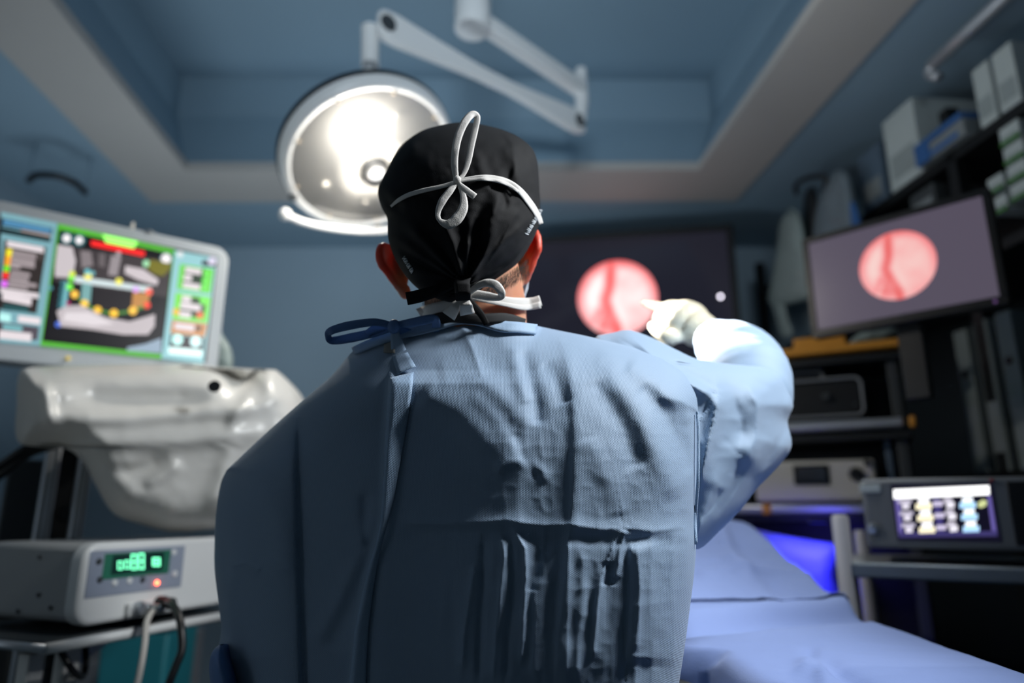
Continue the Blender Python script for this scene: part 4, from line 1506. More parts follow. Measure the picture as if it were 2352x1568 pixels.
# yoke joint at the top of the head, link, spring arm, elbow, upper arm, column
A0 = P(878, 66, 1.80)
A1 = P(850, 150, 1.80)
lt = P(850, 64, 1.80)
MB().tube([lt, A1], .027, 20).build('head_link', m_lampw, sl, auto=True)
MB().tube([A1, A1 - Vector((0, 0, .02))], .023, 18).build('link_collar', m_grey, sl, auto=True)
MB().tube([A1 - Vector((0, 0, .015)), LZ @ Vector((0, 0, -.15))], .022, 16).build('yoke', m_lampw, sl, smooth=True)
B0 = P(1318, 285, 2.36)
dv = (B0 - A0).normalized()
sd = dv.cross(Vector((0, 0, 1))).normalized()
if sd.y > 0:
    sd = -sd                         # towards the camera
upv = sd.cross(dv)
if upv.z < 0:
    upv = -upv
Ln = (B0 - A0).length
prof = [(-.03, .050), (.0, .060), (.05, .062), (.12, .055), (.34, .036), (.42, .030), (.58, .028), (.66, .032), (.86, .050), (.95, .056), (1.0, .054), (1.03, .045)]
poly = [(t * Ln, h_ * .85) for t, h_ in prof] + [(t * Ln, -h_ * .85) for t, h_ in reversed(prof)]
Ma = Matrix((dv, upv, sd)).transposed().to_4x4()
Ma.translation = A0 - sd * .0
MB().prism(poly, Ma, .034).build('spring_arm', m_lampw, sl, bevel=.012, seg=3)
for q in (A0, B0):
    MB().lathe([(.026, 0), (.026, .005)], zframe(q + sd * .034, sd), 24).build('pivot_cap', m_dgrey, sl, auto=True)
E0 = P(1338, 215, 2.36)
MB().tube([P(1334, 160, 2.36), P(1337, 230, 2.36), P(1330, 300, 2.36)], [.022, .026, .024], 18).build('elbow_link', m_lampw, sl, auto=True)
J1 = Vector((JC.x, JC.y, JC.z + .055))
E1 = P(1334, 205, 2.36)
MB().beam(J1 + (E1 - J1).normalized() * .05, E1, .055, .06).build('upper_arm', m_lampw, sl, bevel=.014, seg=3)
MB().lathe([(.058, 0), (.060, .006), (.060, .11), (.05, .13)], Matrix.Translation(JC), 32).build('joint_drum', m_lampw, sl, bevel=.004)
MB().tube([JC + Vector((0, 0, .12)), (JC.x, JC.y, H2)], .052, 28).build('ceiling_column', mat('column_cream', '#b9bab2', .4), sl, auto=True)
MB().lathe([(.12, H2 - .05), (.14, H2 - .02), (.14, H2)], Matrix.Translation((JC.x, JC.y, 0)), 32).build('ceiling_flange', m_lampw, sl, auto=True)
# the lamp's own light
for (pos, en) in ((ring_pos + LN * .03, 17), (hub + LN * .10, 4)):
    inn = bpy.data.lights.new('lamp_inner_light', 'POINT')
    inn.energy = en
    inn.color = (1, .94, .85)
    inn.shadow_soft_size = .025
    io = bpy.data.objects.new('lamp_inner_light', inn)
    io.location = pos
    COL.objects.link(io)
light('surgical_light_beam', 'SPOT', tuple(LC + LN * .15), tuple(P(1718, 808, 1.11)), 1400, (1.0, .985, .95), .05, angle=11, blend=.9)

# ------------------------------------------------------------------ the surgeon
m_skin = mat('skin', '#c98d70', .45, var=.06, vscale=30, sss=.5, sss_radius=(1, .22, .1), sss_scale=.02, bump=.1, bscale=400)
# redder ears: flush plus lamp light through them, painted outwards from the head sides
_nt = m_skin.node_tree
_tc = [n for n in _nt.nodes if n.bl_idname == 'ShaderNodeTexCoord'][0]
_mx = [n for n in _nt.nodes if n.bl_idname == 'ShaderNodeMix'][0]
_gr = _nt.nodes.new('ShaderNodeMapping')
_hx = P(1062, 600, .83)
_gr.inputs['Location'].default_value = (-_hx.x / .104, 0, -_hx.z / .075)
_gr.inputs['Scale'].default_value = (1 / .104, 0, 1 / .075)
_sx = _nt.nodes.new('ShaderNodeSeparateXYZ')
_nt.links.new(_tc.outputs['Object'], _gr.inputs['Vector'])
_nt.links.new(_gr.outputs[0], _sx.inputs[0])


def _math(op, a, b=None):
    n = _nt.nodes.new('ShaderNodeMath')
    n.operation = op
    n.use_clamp = op in ('MULTIPLY_ADD',)
    _nt.links.new(a, n.inputs[0])
    if b is not None:
        if isinstance(b, tuple):
            n.inputs[1].default_value, n.inputs[2].default_value = b
        else:
            _nt.links.new(b, n.inputs[1])
    return n.outputs[0]


_ax = _math('MULTIPLY_ADD', _math('ABSOLUTE', _sx.outputs[0]), (8.0, -6.2))
_az = _math('MULTIPLY_ADD', _math('ABSOLUTE', _sx.outputs[2]), (-6.0, 6.0))
_m = _math('MULTIPLY', _ax, _az)
_m2 = _nt.nodes.new('ShaderNodeMix')
_m2.data_type = 'RGBA'
_nt.links.new(_m, _m2.inputs[0])
_nt.links.new(_mx.outputs[2], _m2.inputs[6])
_m2.inputs[7].default_value = (*lin('#d8553f'), 1)
_nt.links.new(_m2.outputs[2], _nt.nodes['Principled BSDF'].inputs['Base Color'])


def gown_material(name, color, rough=.55):
    m = mat(name, color, rough, var=.035, vscale=5, spec=.35, sheen=.15)
    nt = m.node_tree
    b = nt.nodes['Principled BSDF']
    tc = [n for n in nt.nodes if n.bl_idname == 'ShaderNodeTexCoord'][0]
    sx = nt.nodes.new('ShaderNodeSeparateXYZ')
    nt.links.new(tc.outputs['Object'], sx.inputs[0])
    k = 2 * math.pi / 0.0015

    def wave(ax, az):
        a = nt.nodes.new('ShaderNodeMath')
        a.operation = 'MULTIPLY'
        a.inputs[1].default_value = ax * k
        nt.links.new(sx.outputs[0], a.inputs[0])
        c_ = nt.nodes.new('ShaderNodeMath')
        c_.operation = 'MULTIPLY_ADD'
        c_.inputs[1].default_value = az * k
        nt.links.new(sx.outputs[2], c_.inputs[0])
        nt.links.new(a.outputs[0], c_.inputs[2])
        d = nt.nodes.new('ShaderNodeMath')
        d.operation = 'COSINE'
        nt.links.new(c_.outputs[0], d.inputs[0])
        return d
    w1, w2, w3 = wave(1, 0), wave(.5, .866), wave(.5, -.866)
    s1 = nt.nodes.new('ShaderNodeMath')
    s1.operation = 'ADD'
    nt.links.new(w1.outputs[0], s1.inputs[0])
    nt.links.new(w2.outputs[0], s1.inputs[1])
    s2 = nt.nodes.new('ShaderNodeMath')
    s2.operation = 'ADD'
    nt.links.new(s1.outputs[0], s2.inputs[0])
    nt.links.new(w3.outputs[0], s2.inputs[1])
    bp = nt.nodes.new('ShaderNodeBump')
    bp.inputs['Strength'].default_value = .4
    bp.inputs['Distance'].default_value = .00017
    nt.links.new(s2.outputs[0], bp.inputs['Height'])
    nt.links.new(bp.outputs['Normal'], b.inputs['Normal'])
    return m


m_gown = gown_material('gown_blue_nonwoven', '#93abc6')
m_gown2 = gown_material('gown_blue_fold', '#9db8d6')
m_tie = mat('gown_tie_blue', '#6488c0', .5, var=.05, vscale=30, bump=.1, bscale=300)
m_cap = mat('cap_black_cotton', '#0b0c0f', .8, spec=.25, var=.15, vscale=40, bump=.15, bscale=900)
m_strap = mat('white_mask_tie', '#e3e0dc', .6, var=.04, vscale=60, bump=.3, bscale=900, thin=.15)
m_mask = mat('mask_white_fleece', '#d5e0ea', .7, var=.03, vscale=40, bump=.15, bscale=600, thin=.25)
m_glove = mat('latex_glove', '#d8cfb6', .5, var=.02, vscale=40)


# ---- gown back: a patch between the shoulder contour, both sides and a lower edge, shaped by depth and folds
TOPC = smooth_path([(520, 1080), (562, 1040), (610, 995), (690, 924), (762, 862), (815, 802), (862, 778), (905, 760), (960, 748), (1005, 736), (1058, 720), (1100, 724), (1150, 739), (1190, 741), (1228, 747),
                    (1280, 758), (1340, 770), (1400, 784), (1470, 802), (1530, 828), (1575, 862), (1598, 905), (1604, 950)], 6)
LEFTC = smooth_path([(520, 1080), (507, 1110), (497, 1170), (493, 1240), (493, 1310), (502, 1385), (508, 1450), (500, 1490), (497, 1520), (512, 1570), (520, 1640), (520, 1760)], 6)
RIGHTC = smooth_path([(1604, 950), (1602, 1020), (1602, 1100), (1597, 1190), (1599, 1250), (1594, 1320), (1584, 1400), (1572, 1490), (1560, 1568), (1550, 1640), (1545, 1760)], 6)


def resample(path, n):
    p = np.array(path)
    d = np.r_[0, np.cumsum(np.hypot(*(p[1:] - p[:-1]).T))]
    t = np.linspace(0, d[-1], n)
    return np.stack([np.interp(t, d, p[:, 0]), np.interp(t, d, p[:, 1])], -1)


CREASES = [
    # polyline, kind, width (px), height (m)
    ([(1278, 757), (1296, 810), (1308, 880), (1316, 950), (1318, 1010), (1316, 1100), (1311, 1200), (1300, 1300), (1286, 1400), (1276, 1500), (1274, 1600)], 'step', 10, .0042),
    ([(1278, 757), (1296, 810), (1308, 880), (1316, 950), (1318, 1010), (1316, 1100), (1311, 1200), (1300, 1300), (1286, 1400), (1276, 1600)], 'sharp', 34, .0045),
    ([(685, 950), (683, 1080), (686, 1200), (690, 1350), (694, 1500), (698, 1650)], 'step', 8, -.010),
    ([(685, 950), (683, 1080), (686, 1200), (690, 1350), (694, 1500), (698, 1650)], 'sharp', 20, -.008),
    ([(905, 1196), (1000, 1204), (1090, 1200), (1160, 1194), (1240, 1206), (1310, 1204), (1380, 1216), (1430, 1212), (1500, 1220), (1560, 1212), (1598, 1222)], 'sharp', 16, .0034),
    ([(905, 1222), (1100, 1222), (1240, 1232), (1400, 1240), (1598, 1246)], 'ridge', 16, -0.0026),
    ([(1150, 1215), (1158, 1280), (1150, 1350), (1140, 1450), (1132, 1568)], 'sharp', 14, .0048),
    ([(1178, 1210), (1205, 1260), (1208, 1330), (1202, 1420), (1196, 1530)], 'sharp', 8, .0040),
    ([(1172, 1230), (1176, 1330), (1168, 1450), (1160, 1568)], 'ridge', 9, -0.0026),
    ([(1090, 1290), (1078, 1380), (1066, 1460), (1062, 1540)], 'sharp', 12, .0038),
    ([(1112, 1230), (1110, 1330), (1104, 1450), (1100, 1568)], 'ridge', 9, -0.0030),
    ([(1428, 1210), (1405, 1260), (1382, 1320), (1370, 1400), (1362, 1520)], 'sharp', 9, .0042),
    ([(1436, 1214), (1425, 1260), (1412, 1330)], 'sharp', 9, .0055),
    ([(1400, 1290), (1398, 1345)], 'ridge', 14, -0.0045),
    ([(1440, 1240), (1452, 1300), (1447, 1400), (1440, 1530)], 'step', 7, .0055),
    ([(1462, 1250), (1470, 1350), (1462, 1500)], 'sharp', 14, .0035),
    ([(1240, 1320), (1235, 1450), (1228, 1560)], 'ridge', 16, 0.0026),
    ([(1340, 1260), (1336, 1400), (1322, 1560)], 'ridge', 12, 0.0022),
    ([(1250, 1260), (1230, 1290), (1220, 1360)], 'ridge', 12, -0.0023),
    # upper right: soft swags from the shoulder
    ([(1200, 800), (1216, 860), (1232, 930), (1236, 980)], 'ridge', 18, -0.0037),
    ([(1180, 790), (1190, 860), (1212, 930)], 'ridge', 16, 0.0026),
    ([(1250, 830), (1280, 880), (1300, 930)], 'ridge', 20, -0.0032),
    ([(1380, 790), (1420, 880), (1470, 960), (1520, 1060), (1560, 1150)], 'ridge', 30, 0.0051),
    ([(1360, 870), (1430, 980), (1470, 1080)], 'ridge', 26, -0.0037),
    ([(1470, 880), (1530, 960), (1580, 1040), (1600, 1090)], 'ridge', 24, -0.0056),
    ([(1440, 830), (1500, 880), (1570, 930), (1600, 970)], 'ridge', 22, 0.0059),
    ([(1350, 1000), (1400, 1110), (1420, 1190)], 'ridge', 26, 0.0026),
    ([(1060, 745), (1085, 800), (1108, 868)], 'sharp', 16, .0040),
    ([(1000, 860), (1060, 850), (1110, 872), (1170, 930), (1220, 985)], 'ridge', 26, 0.0039),
    ([(960, 905), (1060, 950), (1120, 1010), (1180, 1080)], 'ridge', 40, 0.0051),
    ([(1080, 900), (1140, 960), (1190, 1050)], 'ridge', 18, 0.0021),
    ([(1130, 1080), (1190, 1060), (1240, 1080), (1260, 1110)], 'ridge', 14, 0.0019),
    ([(1180, 990), (1200, 1050), (1240, 1100)], 'ridge', 12, -0.0016),
    # left panel
    ([(820, 1240), (845, 1300), (800, 1400), (760, 1500)], 'ridge', 26, -0.0030),
    ([(850, 1180), (830, 1260), (780, 1380), (720, 1480)], 'ridge', 20, 0.0030),
    ([(840, 1130), (838, 1220), (852, 1260)], 'ridge', 14, -0.0037),
    ([(530, 1300), (560, 1292), (600, 1310)], 'sharp', 10, .0035),
    ([(528, 1300), (522, 1400), (540, 1520), (560, 1600)], 'ridge', 16, 0.0034),
    ([(508, 1130), (512, 1240), (520, 1340)], 'ridge', 10, -0.0030),
    ([(560, 1060), (600, 1100), (640, 1200), (650, 1330)], 'ridge', 30, 0.0034),
]
FLAP = [(893, 868), (889, 940), (884, 1023), (880, 1110), (875, 1196), (865, 1245), (842, 1319), (815, 1442), (803, 1568), (798, 1700)]
FLAPR = [(950, 855), (946, 900), (936, 965), (926, 1023), (915, 1085), (904, 1147), (890, 1200), (877, 1248), (866, 1300), (856, 1360), (846, 1442), (842, 1510), (840, 1568), (838, 1690)]


_TY = np.arange(560., 1900.)
_TB = np.interp(_TY, [690, 740, 780, 830, 900, 980, 1060, 1200, 1350, 1568, 1780],
                [.778, .768, .757, .738, .714, .700, .693, .690, .688, .692, .700])
_kk = np.exp(-(np.arange(-60, 61) / 28.) ** 2)
_TB = np.convolve(np.pad(_TB, 60, mode='edge'), _kk / _kk.sum(), 'valid')


def gown_depth(x, y, detail=True):
    x = np.asarray(x, float)
    y = np.asarray(y, float)
    base = np.interp(y, _TY, _TB)
    dx = x - 1250
    base = base + np.where(dx < 0, 2.0e-7 * dx ** 2, 2.2e-7 * dx ** 2)
    t1 = np.clip((1210 - x) / 300, 0, 1)
    t2 = np.clip((y - 850) / 150, 0, 1)
    base = base + .024 * t1 * t1 * (3 - 2 * t1) * t2 * t2 * (3 - 2 * t2)
    base = base + np.where(x < 690, (690 - x) * .00012, 0)
    # pillow rounding near the silhouette, wide at the sides, tighter on the shoulders, none at the collar
    dl = seg_dist(x, y, [tuple(p) for p in LEFTC])[0]
    dr_ = seg_dist(x, y, [tuple(p) for p in RIGHTC])[0]
    tcc = [tuple(p) for p in TOPC]
    i0 = min(range(len(tcc)), key=lambda i: abs(tcc[i][0] - 800) + (tcc[i][1] > 840) * 99)
    i1 = min(range(len(tcc)), key=lambda i: abs(tcc[i][0] - 1240))
    dtl = seg_dist(x, y, tcc[:i0 + 1])[0]
    dtr = seg_dist(x, y, tcc[i1:])[0]
    dcol = seg_dist(x, y, tcc[i0:i1 + 1])[0]

    def rnd(d, Rpx, Rm):
        e = np.clip(1 - d / Rpx, 0, 1)
        return Rm * (1 - np.sqrt(np.clip(1 - e * e, 0, 1)))
    off = np.maximum.reduce([rnd(dl, 150, .085), rnd(dr_, 130, .075), rnd(dtl, 120, .07), rnd(dtr, 110, .065), rnd(dcol, 50, .010)])
    gap = .13 - np.maximum.reduce([rnd(dl, 150, .13), rnd(dr_, 130, .13), rnd(dtl, 120, .13), rnd(dtr, 110, .13), rnd(dcol, 50, .13)])
    Y = base + off
    if detail:
        edge = np.clip(np.minimum.reduce([dl, dr_, dtl, dtr, dcol]) / 25, 0, 1)
        h = 0
        for poly, kind, wd, am in CREASES:
            d, s, par = seg_dist(x, y, poly)
            fade = np.clip(par / .08, 0, 1) * np.clip((1 - par) / .08, 0, 1)
            fade = np.maximum(fade, .12)
            if kind == 'ridge':
                h = h + am * np.exp(-(d / wd) ** 2) * fade
            elif kind == 'sharp':
                h = h + am * np.exp(-d / wd) * fade
            else:
                h = h + am * .5 * (1 - np.tanh(s * d / wd)) * np.exp(-(d / 130) ** 2) * fade
        # overlap of the right panel on the left one
        d, s, par = seg_dist(x, y, FLAP)
        below = np.clip((y - 850) / 30, 0, 1)
        h = h + .014 * .5 * (1 + np.tanh(-s * (d - 0) / 5)) * np.exp(-(d / 260) ** 2) * below
        # packing creases and crumple
        h = h + .0016 * (ridged(x / 95 + 4, y / 120 + 2, 3) - .5) * np.clip((x - 950) / 200, .25, 1)
        low = np.clip((y - 1180) / 60, 0, 1) * np.clip((x - 980) / 120, .15, 1)
        h = h + .0030 * (ridged(x / 40 + 1, y / 260 + 7, 2) - .5) * low
        h = h + .0014 * (ridged(x / 45 + 11, y / 60 + 5, 2) - .5) * np.clip((x - 1050) / 150, .1, 1)
        Y = Y - h * edge
    return Y, gap


def gownY(x, y):
    return float(gown_depth(np.array([x]), np.array([y]))[0][0])


def build_person():
    ctr = Vector((.02, .86, 0))
    # ---------------- body: one continuous surface
    mb = MB()
    hc = P(1060, 505, .812)
    mb.sphere(hc, (.074, .090, .094), 24, 16)
    jw = P(1085, 600, .875)
    mb.sphere(jw, (.064, .070, .085), 20, 14)
    mb.sphere(jw + Vector((.0, .075, .035)), (.014, .022, .022), 12, 8)       # nose
    mb.sphere(jw + Vector((.0, .052, -.075)), (.028, .022, .018), 12, 8)      # chin
    n0, n1, n2 = P(1078, 600, .815), P(1092, 700, .832), P(1096, 830, .835)
    mb.tube([n0, n1, n2, n2 - Vector((0, 0, .05))], [.060, .0645, .064, .066], 24)
    # trapezius and chest
    mb.tube([P(900, 960, .85), P(1110, 900, .845), P(1420, 950, .85)], [.04, .05, .04], 18)
    ch_ = P(1130, 1060, .835)
    mb.sphere(ch_ - Vector((0, 0, .04)), (.165, .080, .14), 22, 16)
    pel = Vector((ch_.x, .845, .93))
    mb.tube([ch_, Vector((ch_.x, .84, 1.10)), pel], [.12, .115, .13], 20, flat=.75)
    for sx_ in (-1, 1):
        hip = pel + Vector((sx_ * .085, 0, -.02))
        knee = Vector((hip.x + sx_ * .01, .85, .50))
        ank = Vector((hip.x + sx_ * .015, .83, .09))
        mb.tube([hip, hip.lerp(knee, .5), knee, knee.lerp(ank, .3), ank], [.085, .075, .055, .056, .036], 16)
        mb.tube([ank + Vector((0, -.035, -.05)), ank + Vector((0, .05, -.055)), ank + Vector((0, .16, -.062))], [.036, .036, .026], 14, flat=1.0)
    # right arm raised to point, left arm hanging
    ra = [P(1480, 950, .88), P(1600, 980, .90), P(1720, 965, 1.0), P(1700, 860, 1.10), P(1645, 785, 1.19)]
    mb.tube([tuple(v) for v in smooth_path(ra, 4)], [.046] * 4 + [.040] * 4 + [.036] * 4 + [.030] * 4 + [.026], 14)
    la = [P(800, 960, .87), P(690, 1180, .88), P(650, 1420, .89), P(680, 1540, .97), P(720, 1590, 1.04)]
    mb.tube([tuple(v) for v in smooth_path(la, 4)], [.040] * 4 + [.036] * 4 + [.034] * 4 + [.030] * 4 + [.026], 14)
    # ears: plate and rolled rim
    for (at, tipdir, tilt, tall) in ((P(1203, 585, .842), Vector((.60, -.72, 0)), (.06, .035), .037), (P(915, 622, .842), Vector((-.55, -.70, 0)), (-.17, .015), .037)):
        tipdir = tipdir.normalized()
        upv_ = Vector((tilt[0], tilt[1], 1)).normalized()
        if at.x < 0:
            upv_ = Vector((-.42, .0, 1)).normalized()
        rim = []
        for k in range(15):
            a = math.radians(105 - 215 * k / 14)
            wdt = .028 * (1.0 if math.sin(a) > -.2 else .75)
            rim.append(at + tipdir * (wdt * max(math.cos(a), -.25)) + upv_ * (tall * math.sin(a)))
        mb.tube(rim, [.0042 + .0022 * math.sin(math.pi * min(1, k / 12)) for k in range(15)], 10)
        cen = at + tipdir * .008
        fs = []
        vs = [cen + tipdir.cross(upv_) * .0028] + [r_ + tipdir.cross(upv_) * .0025 for r_ in rim] + [cen - tipdir.cross(upv_) * .0028] + [r_ - tipdir.cross(upv_) * .0025 for r_ in rim]
        n_ = len(rim)
        for k in range(n_ - 1):
            fs += [(0, 1 + k, 2 + k), (n_ + 1, n_ + 3 + k, n_ + 2 + k)]
        for k in range(n_ - 1):
            fs.append((1 + k, n_ + 2 + k, n_ + 3 + k, 2 + k))
        fs += [(0, n_ + 1, n_ + 2, 1), (0, n_, n_ + 1 + n_, n_ + 1)]
        mb.add(vs, fs)
        mb.sphere(rim[-3] + upv_ * .004, (.009, .008, .011), 10, 8)           # lobe
        mb.sphere(at - tipdir * .004, (.012, .014, .030), 10, 8)              # root on the head
    me = bpy.data.meshes.new('person')
    me.from_pydata(mb.v, [], mb.f)
    me.materials.append(m_skin)
    person = bpy.data.objects.new('person', me)
    COL.objects.link(person)
    rm = person.modifiers.new('remesh', 'REMESH')
    rm.mode = 'VOXEL'
    rm.voxel_size = .0034
    rm.use_smooth_shade = True
    sm = person.modifiers.new('smooth', 'SMOOTH')
    sm.factor = .5
    sm.iterations = 6
    tag(person, 'surgeon seen from behind in a blue gown and black cap, pointing at the television', 'person')

    # ---------------- gown
    NXg, NYg = 330, 270
    top_ = resample(TOPC, NXg)
    lf = resample(LEFTC, NYg)
    rt = resample(RIGHTC, NYg)
    bt = np.stack([np.linspace(lf[-1, 0], rt[-1, 0], NXg), np.full(NXg, 1760.)], -1)
    s = np.linspace(0, 1, NXg)[None, :, None]
    t = np.linspace(0, 1, NYg)[:, None, None]
    C = (1 - t) * top_[None] + t * bt[None] + (1 - s) * lf[:, None] + s * rt[:, None] \
        - ((1 - s) * (1 - t) * top_[0] + s * (1 - t) * top_[-1] + (1 - s) * t * bt[0] + s * t * bt[-1])
    GX, GY = C[..., 0], C[..., 1]
    Y, gap = gown_depth(GX, GY)
    # close the collar: keep a real front but open around the neck
    back = PA(GX, GY, Y)
    front = back.copy()
    Y0, _ = gown_depth(GX, GY, False)
    front = PA(GX, GY, Y0)
    front[..., 1] += 2 * gap
    # lower skirt ring rows
    g_ = MB()
    g_.grid(back)
    g_.grid(front[::3, ::3] if False else front, flip=True)
    rb = back[-1]
    rf = front[-1]
    ringv = np.concatenate([rb, rf[::-1]], 0)
    rows = [ringv]
    cen = ringv.mean(0)
    for zz, sc_k in ((.9, 1.02), (.75, 1.05), (.6, 1.08), (.42, 1.11)):
        q = ringv.copy()
        q[:, 0] = cen[0] + (q[:, 0] - cen[0]) * sc_k
        q[:, 1] = cen[1] + (q[:, 1] - cen[1]) * sc_k
        q[:, 2] = zz
        rows.append(q)
    g_.grid(np.stack(rows[0:])[:, ::3], wrap=True)
    gown = g_.build('surgical_gown', m_gown, person, smooth=True)
    gown['label'] = 'blue non-woven gown tied at the nape'

    def strip(path, widths, Yf, name, m, parent, off=.0, n=6, thick=.0006, tilt=0.0, lift=None):
        """flat ribbon along a picture path; widths in px; Yf(x, y) or list of depths"""
        p = np.array(smooth_path(path, n))
        w_ = np.interp(np.linspace(0, 1, len(p)), np.linspace(0, 1, len(widths)), widths)
        tg = np.gradient(p, axis=0)
        nn = np.stack([-tg[:, 1], tg[:, 0]], -1)
        nn /= np.linalg.norm(nn, axis=1)[:, None] + 1e-9
        K = 5
        rowsL = []
        if isinstance(Yf, (list, tuple)):
            yy = np.interp(np.linspace(0, 1, len(p)), np.linspace(0, 1, len(Yf)), Yf)
        for k in range(K):
            f = (k / (K - 1) - .5)
            q = p + nn * (w_ * f)[:, None]
            if isinstance(Yf, (list, tuple)):
                Yv = yy + tilt * f
            else:
                Yv = Yf(q[:, 0], q[:, 1]) - off + tilt * f
            Yv = Yv - .0006 * (1 - (2 * f) ** 2)
            rowsL.append(PA(q[:, 0], q[:, 1], Yv))
        return MB().grid(np.stack(rowsL, 1)).build(name, m, parent, smooth=True, solid=thick)

    gY = lambda x, y: gown_depth(x, y)[0]
    # folded edge of the overlapping panel
    fl_ = resample(FLAP[:9] + [(799, 1690)], 130)
    fr2 = resample(FLAPR, 130)
    rowsL = []
    for k in range(7):
        f = k / 6
        q = fl_ * (1 - f) + fr2 * f
        Yv = gown_depth(q[:, 0], q[:, 1])[0] - .0025 - .010 * (1 - f) * np.clip(np.linspace(0, 12, 130), .3, 1)
        rowsL.append(PA(q[:, 0], q[:, 1], Yv))
    MB().grid(np.stack(rowsL, 1)).build('folded_panel_edge', m_gown2, gown, smooth=True, solid=.0008)
    # collar binding
    strip([(812, 806), (850, 790), (885, 776), (915, 766), (960, 756), (1002, 745), (1056, 731), (1102, 735), (1150, 749), (1192, 752), (1232, 756)], [18, 22, 24, 26, 26, 24, 22],
          lambda x, y: gown_depth(x, y, False)[0], 'collar_binding', m_tie if False else m_gown2, gown, off=.006, thick=.002)
    # bow of the neck tie
    kn_ = gownY(905, 765) - .016
    strip([(905, 748), (860, 740), (800, 748), (760, 760), (754, 772), (764, 782), (810, 775), (860, 764), (903, 754)], [14, 18, 20, 18, 14, 18, 22, 20, 12],
          [kn_, kn_ - .006, kn_ - .010, kn_ - .008, kn_ + .004, kn_ + .014, kn_ + .012, kn_ + .006, kn_], 'neck_tie_loop', m_tie, gown)
    strip([(908, 746), (940, 742), (975, 735), (998, 732), (1002, 748), (992, 766), (965, 772), (930, 762), (908, 754)], [14, 20, 22, 18, 20, 20, 22, 20, 14],
          [kn_, kn_ - .006, kn_ - .010, kn_ - .010, kn_ - .004, kn_ + .004, kn_ + .006, kn_ + .004, kn_], 'neck_tie_loop', m_tie, gown)
    strip([(905, 752), (910, 780), (918, 812), (934, 850)], [14, 26, 36, 46], [kn_, kn_ - .004, kn_ - .006, gownY(930, 850) - .008], 'neck_tie_tail', m_gown2, gown)
    strip([(903, 752), (880, 752), (855, 758), (842, 768)], [12, 16, 18, 14], [kn_ + .002, kn_ + .002, kn_ + .004, kn_ + .006], 'neck_tie_tail', m_tie, gown)
    MB().sphere(P(905, 750, kn_ - .002), (.008, .006, .009), 12, 8).build('tie_knot', m_tie, gown, smooth=True)
    strip([(896, 770), (894, 810)], [24, 26], gY, 'care_label', mat('label_beige', '#8f8f8c', .7), gown, off=.004)
    # armhole seams
    strip([(1601, 945), (1603, 970), (1604, 1000), (1603, 1100), (1597, 1190), (1599, 1250)], [4, 5, 5, 5, 4], lambda x, y: gown_depth(np.minimum(x, 1596), y, False)[0], 'armhole_seam', m_gown2, gown, off=.003, thick=.002)
    # ---------------- right sleeve
    slv = soft_shape([(1366, 780), (1400, 766), (1440, 757), (1480, 768), (1520, 786), (1560, 806), (1600, 824), (1650, 832), (1700, 838), (1745, 842), (1788, 862), (1810, 898), (1822, 932), (1809, 968), (1818, 1010), (1812, 1040), (1775, 1085), (1742, 1118), (1700, 1172), (1650, 1222), (1602, 1262), (1570, 1230), (1545, 1100), (1480, 960), (1400, 860)],
                     lambda x, y: .885 + np.clip((x - 1560) / 240, 0, 1) ** 1.2 * .10 - np.clip((1560 - x) / 200, 0, 1) * .0, .17, 'sleeve', m_gown, gown, 6, 95, .004, 90, 6.3, 1.0, 1.0,
                     creases=[([(1604, 930), (1640, 880), (1652, 900), (1640, 960), (1612, 1080), (1604, 1160)], 17, 0.0240), ([(1440, 765), (1520, 835), (1590, 885), (1646, 915)], 13, 0.0270),
                              ([(1500, 775), (1570, 850), (1650, 890), (1660, 920)], 12, -.016), ([(1655, 850), (1680, 900), (1705, 970), (1700, 1030)], 34, -.009), ([(1700, 850), (1740, 930), (1735, 1010), (1700, 1090)], 25, 0.0210),
                              ([(1780, 850), (1822, 935), (1780, 1010)], 20, 0.0150), ([(1822, 960), (1775, 1040), (1742, 1120)], 14, -.018), ([(1820, 1010), (1775, 1065), (1730, 1100)], 11, 0.0180),
                              ([(1602, 1262), (1660, 1180), (1720, 1080), (1760, 1000)], 18, 0.0150), ([(1640, 1190), (1690, 1120), (1720, 1060)], 16, -.010), ([(1655, 1000), (1690, 1035), (1720, 1050)], 16, -.003),
                              ([(1385, 800), (1430, 782), (1485, 815)], 14, -.014), ([(1604, 1200), (1640, 1160), (1660, 1120)], 12, -.010), ([(1690, 860), (1750, 880), (1800, 905)], 16, -.010)], crisp=True)
    fa = [(1722, 940, 1.0, .050), (1724, 895, 1.03, .060), (1710, 852, 1.07, .062), (1690, 822, 1.11, .056), (1664, 798, 1.155, .046), (1648, 786, 1.185, .038), (1641, 780, 1.20, .034)]
    ctrp = [P(a, b_, c_) for a, b_, c_, _ in fa]
    path = smooth_path([tuple(v) + (r_,) for v, (_, _, _, r_) in zip(ctrp, fa)], 8)
    nL, nA = len(path), 48
    rings = np.zeros((nL, nA, 3))
    prev = None
    for i in range(nL):
        p = Vector(path[i][:3])
        tgt = (Vector(path[min(i + 1, nL - 1)][:3]) - Vector(path[max(0, i - 1)][:3])).normalized()
        u = tgt.cross(Vector((1, 0, 0))).normalized() if prev is None else (prev - tgt * prev.dot(tgt)).normalized()
        prev = u
        w2 = tgt.cross(u)
        for k in range(nA):
            a = 2 * math.pi * k / nA
            rr_ = path[i][3] * (1 + .10 * (float(ridged(np.array([k / nA * 4.0 if k < nA / 2 else (nA - k) / nA * 4.0]), np.array([i / nL * 6.0]), 2)[0]) - .5) * 2)
            rings[i, k] = p + (u * math.cos(a) + w2 * math.sin(a)) * rr_
    MB().grid(rings, wrap=True).build('forearm_sleeve', m_gown, gown, smooth=True, solid=.001)
    cuffp = [ctrp[-1], ctrp[-1].lerp(P(1622, 766, 1.225), .8)]
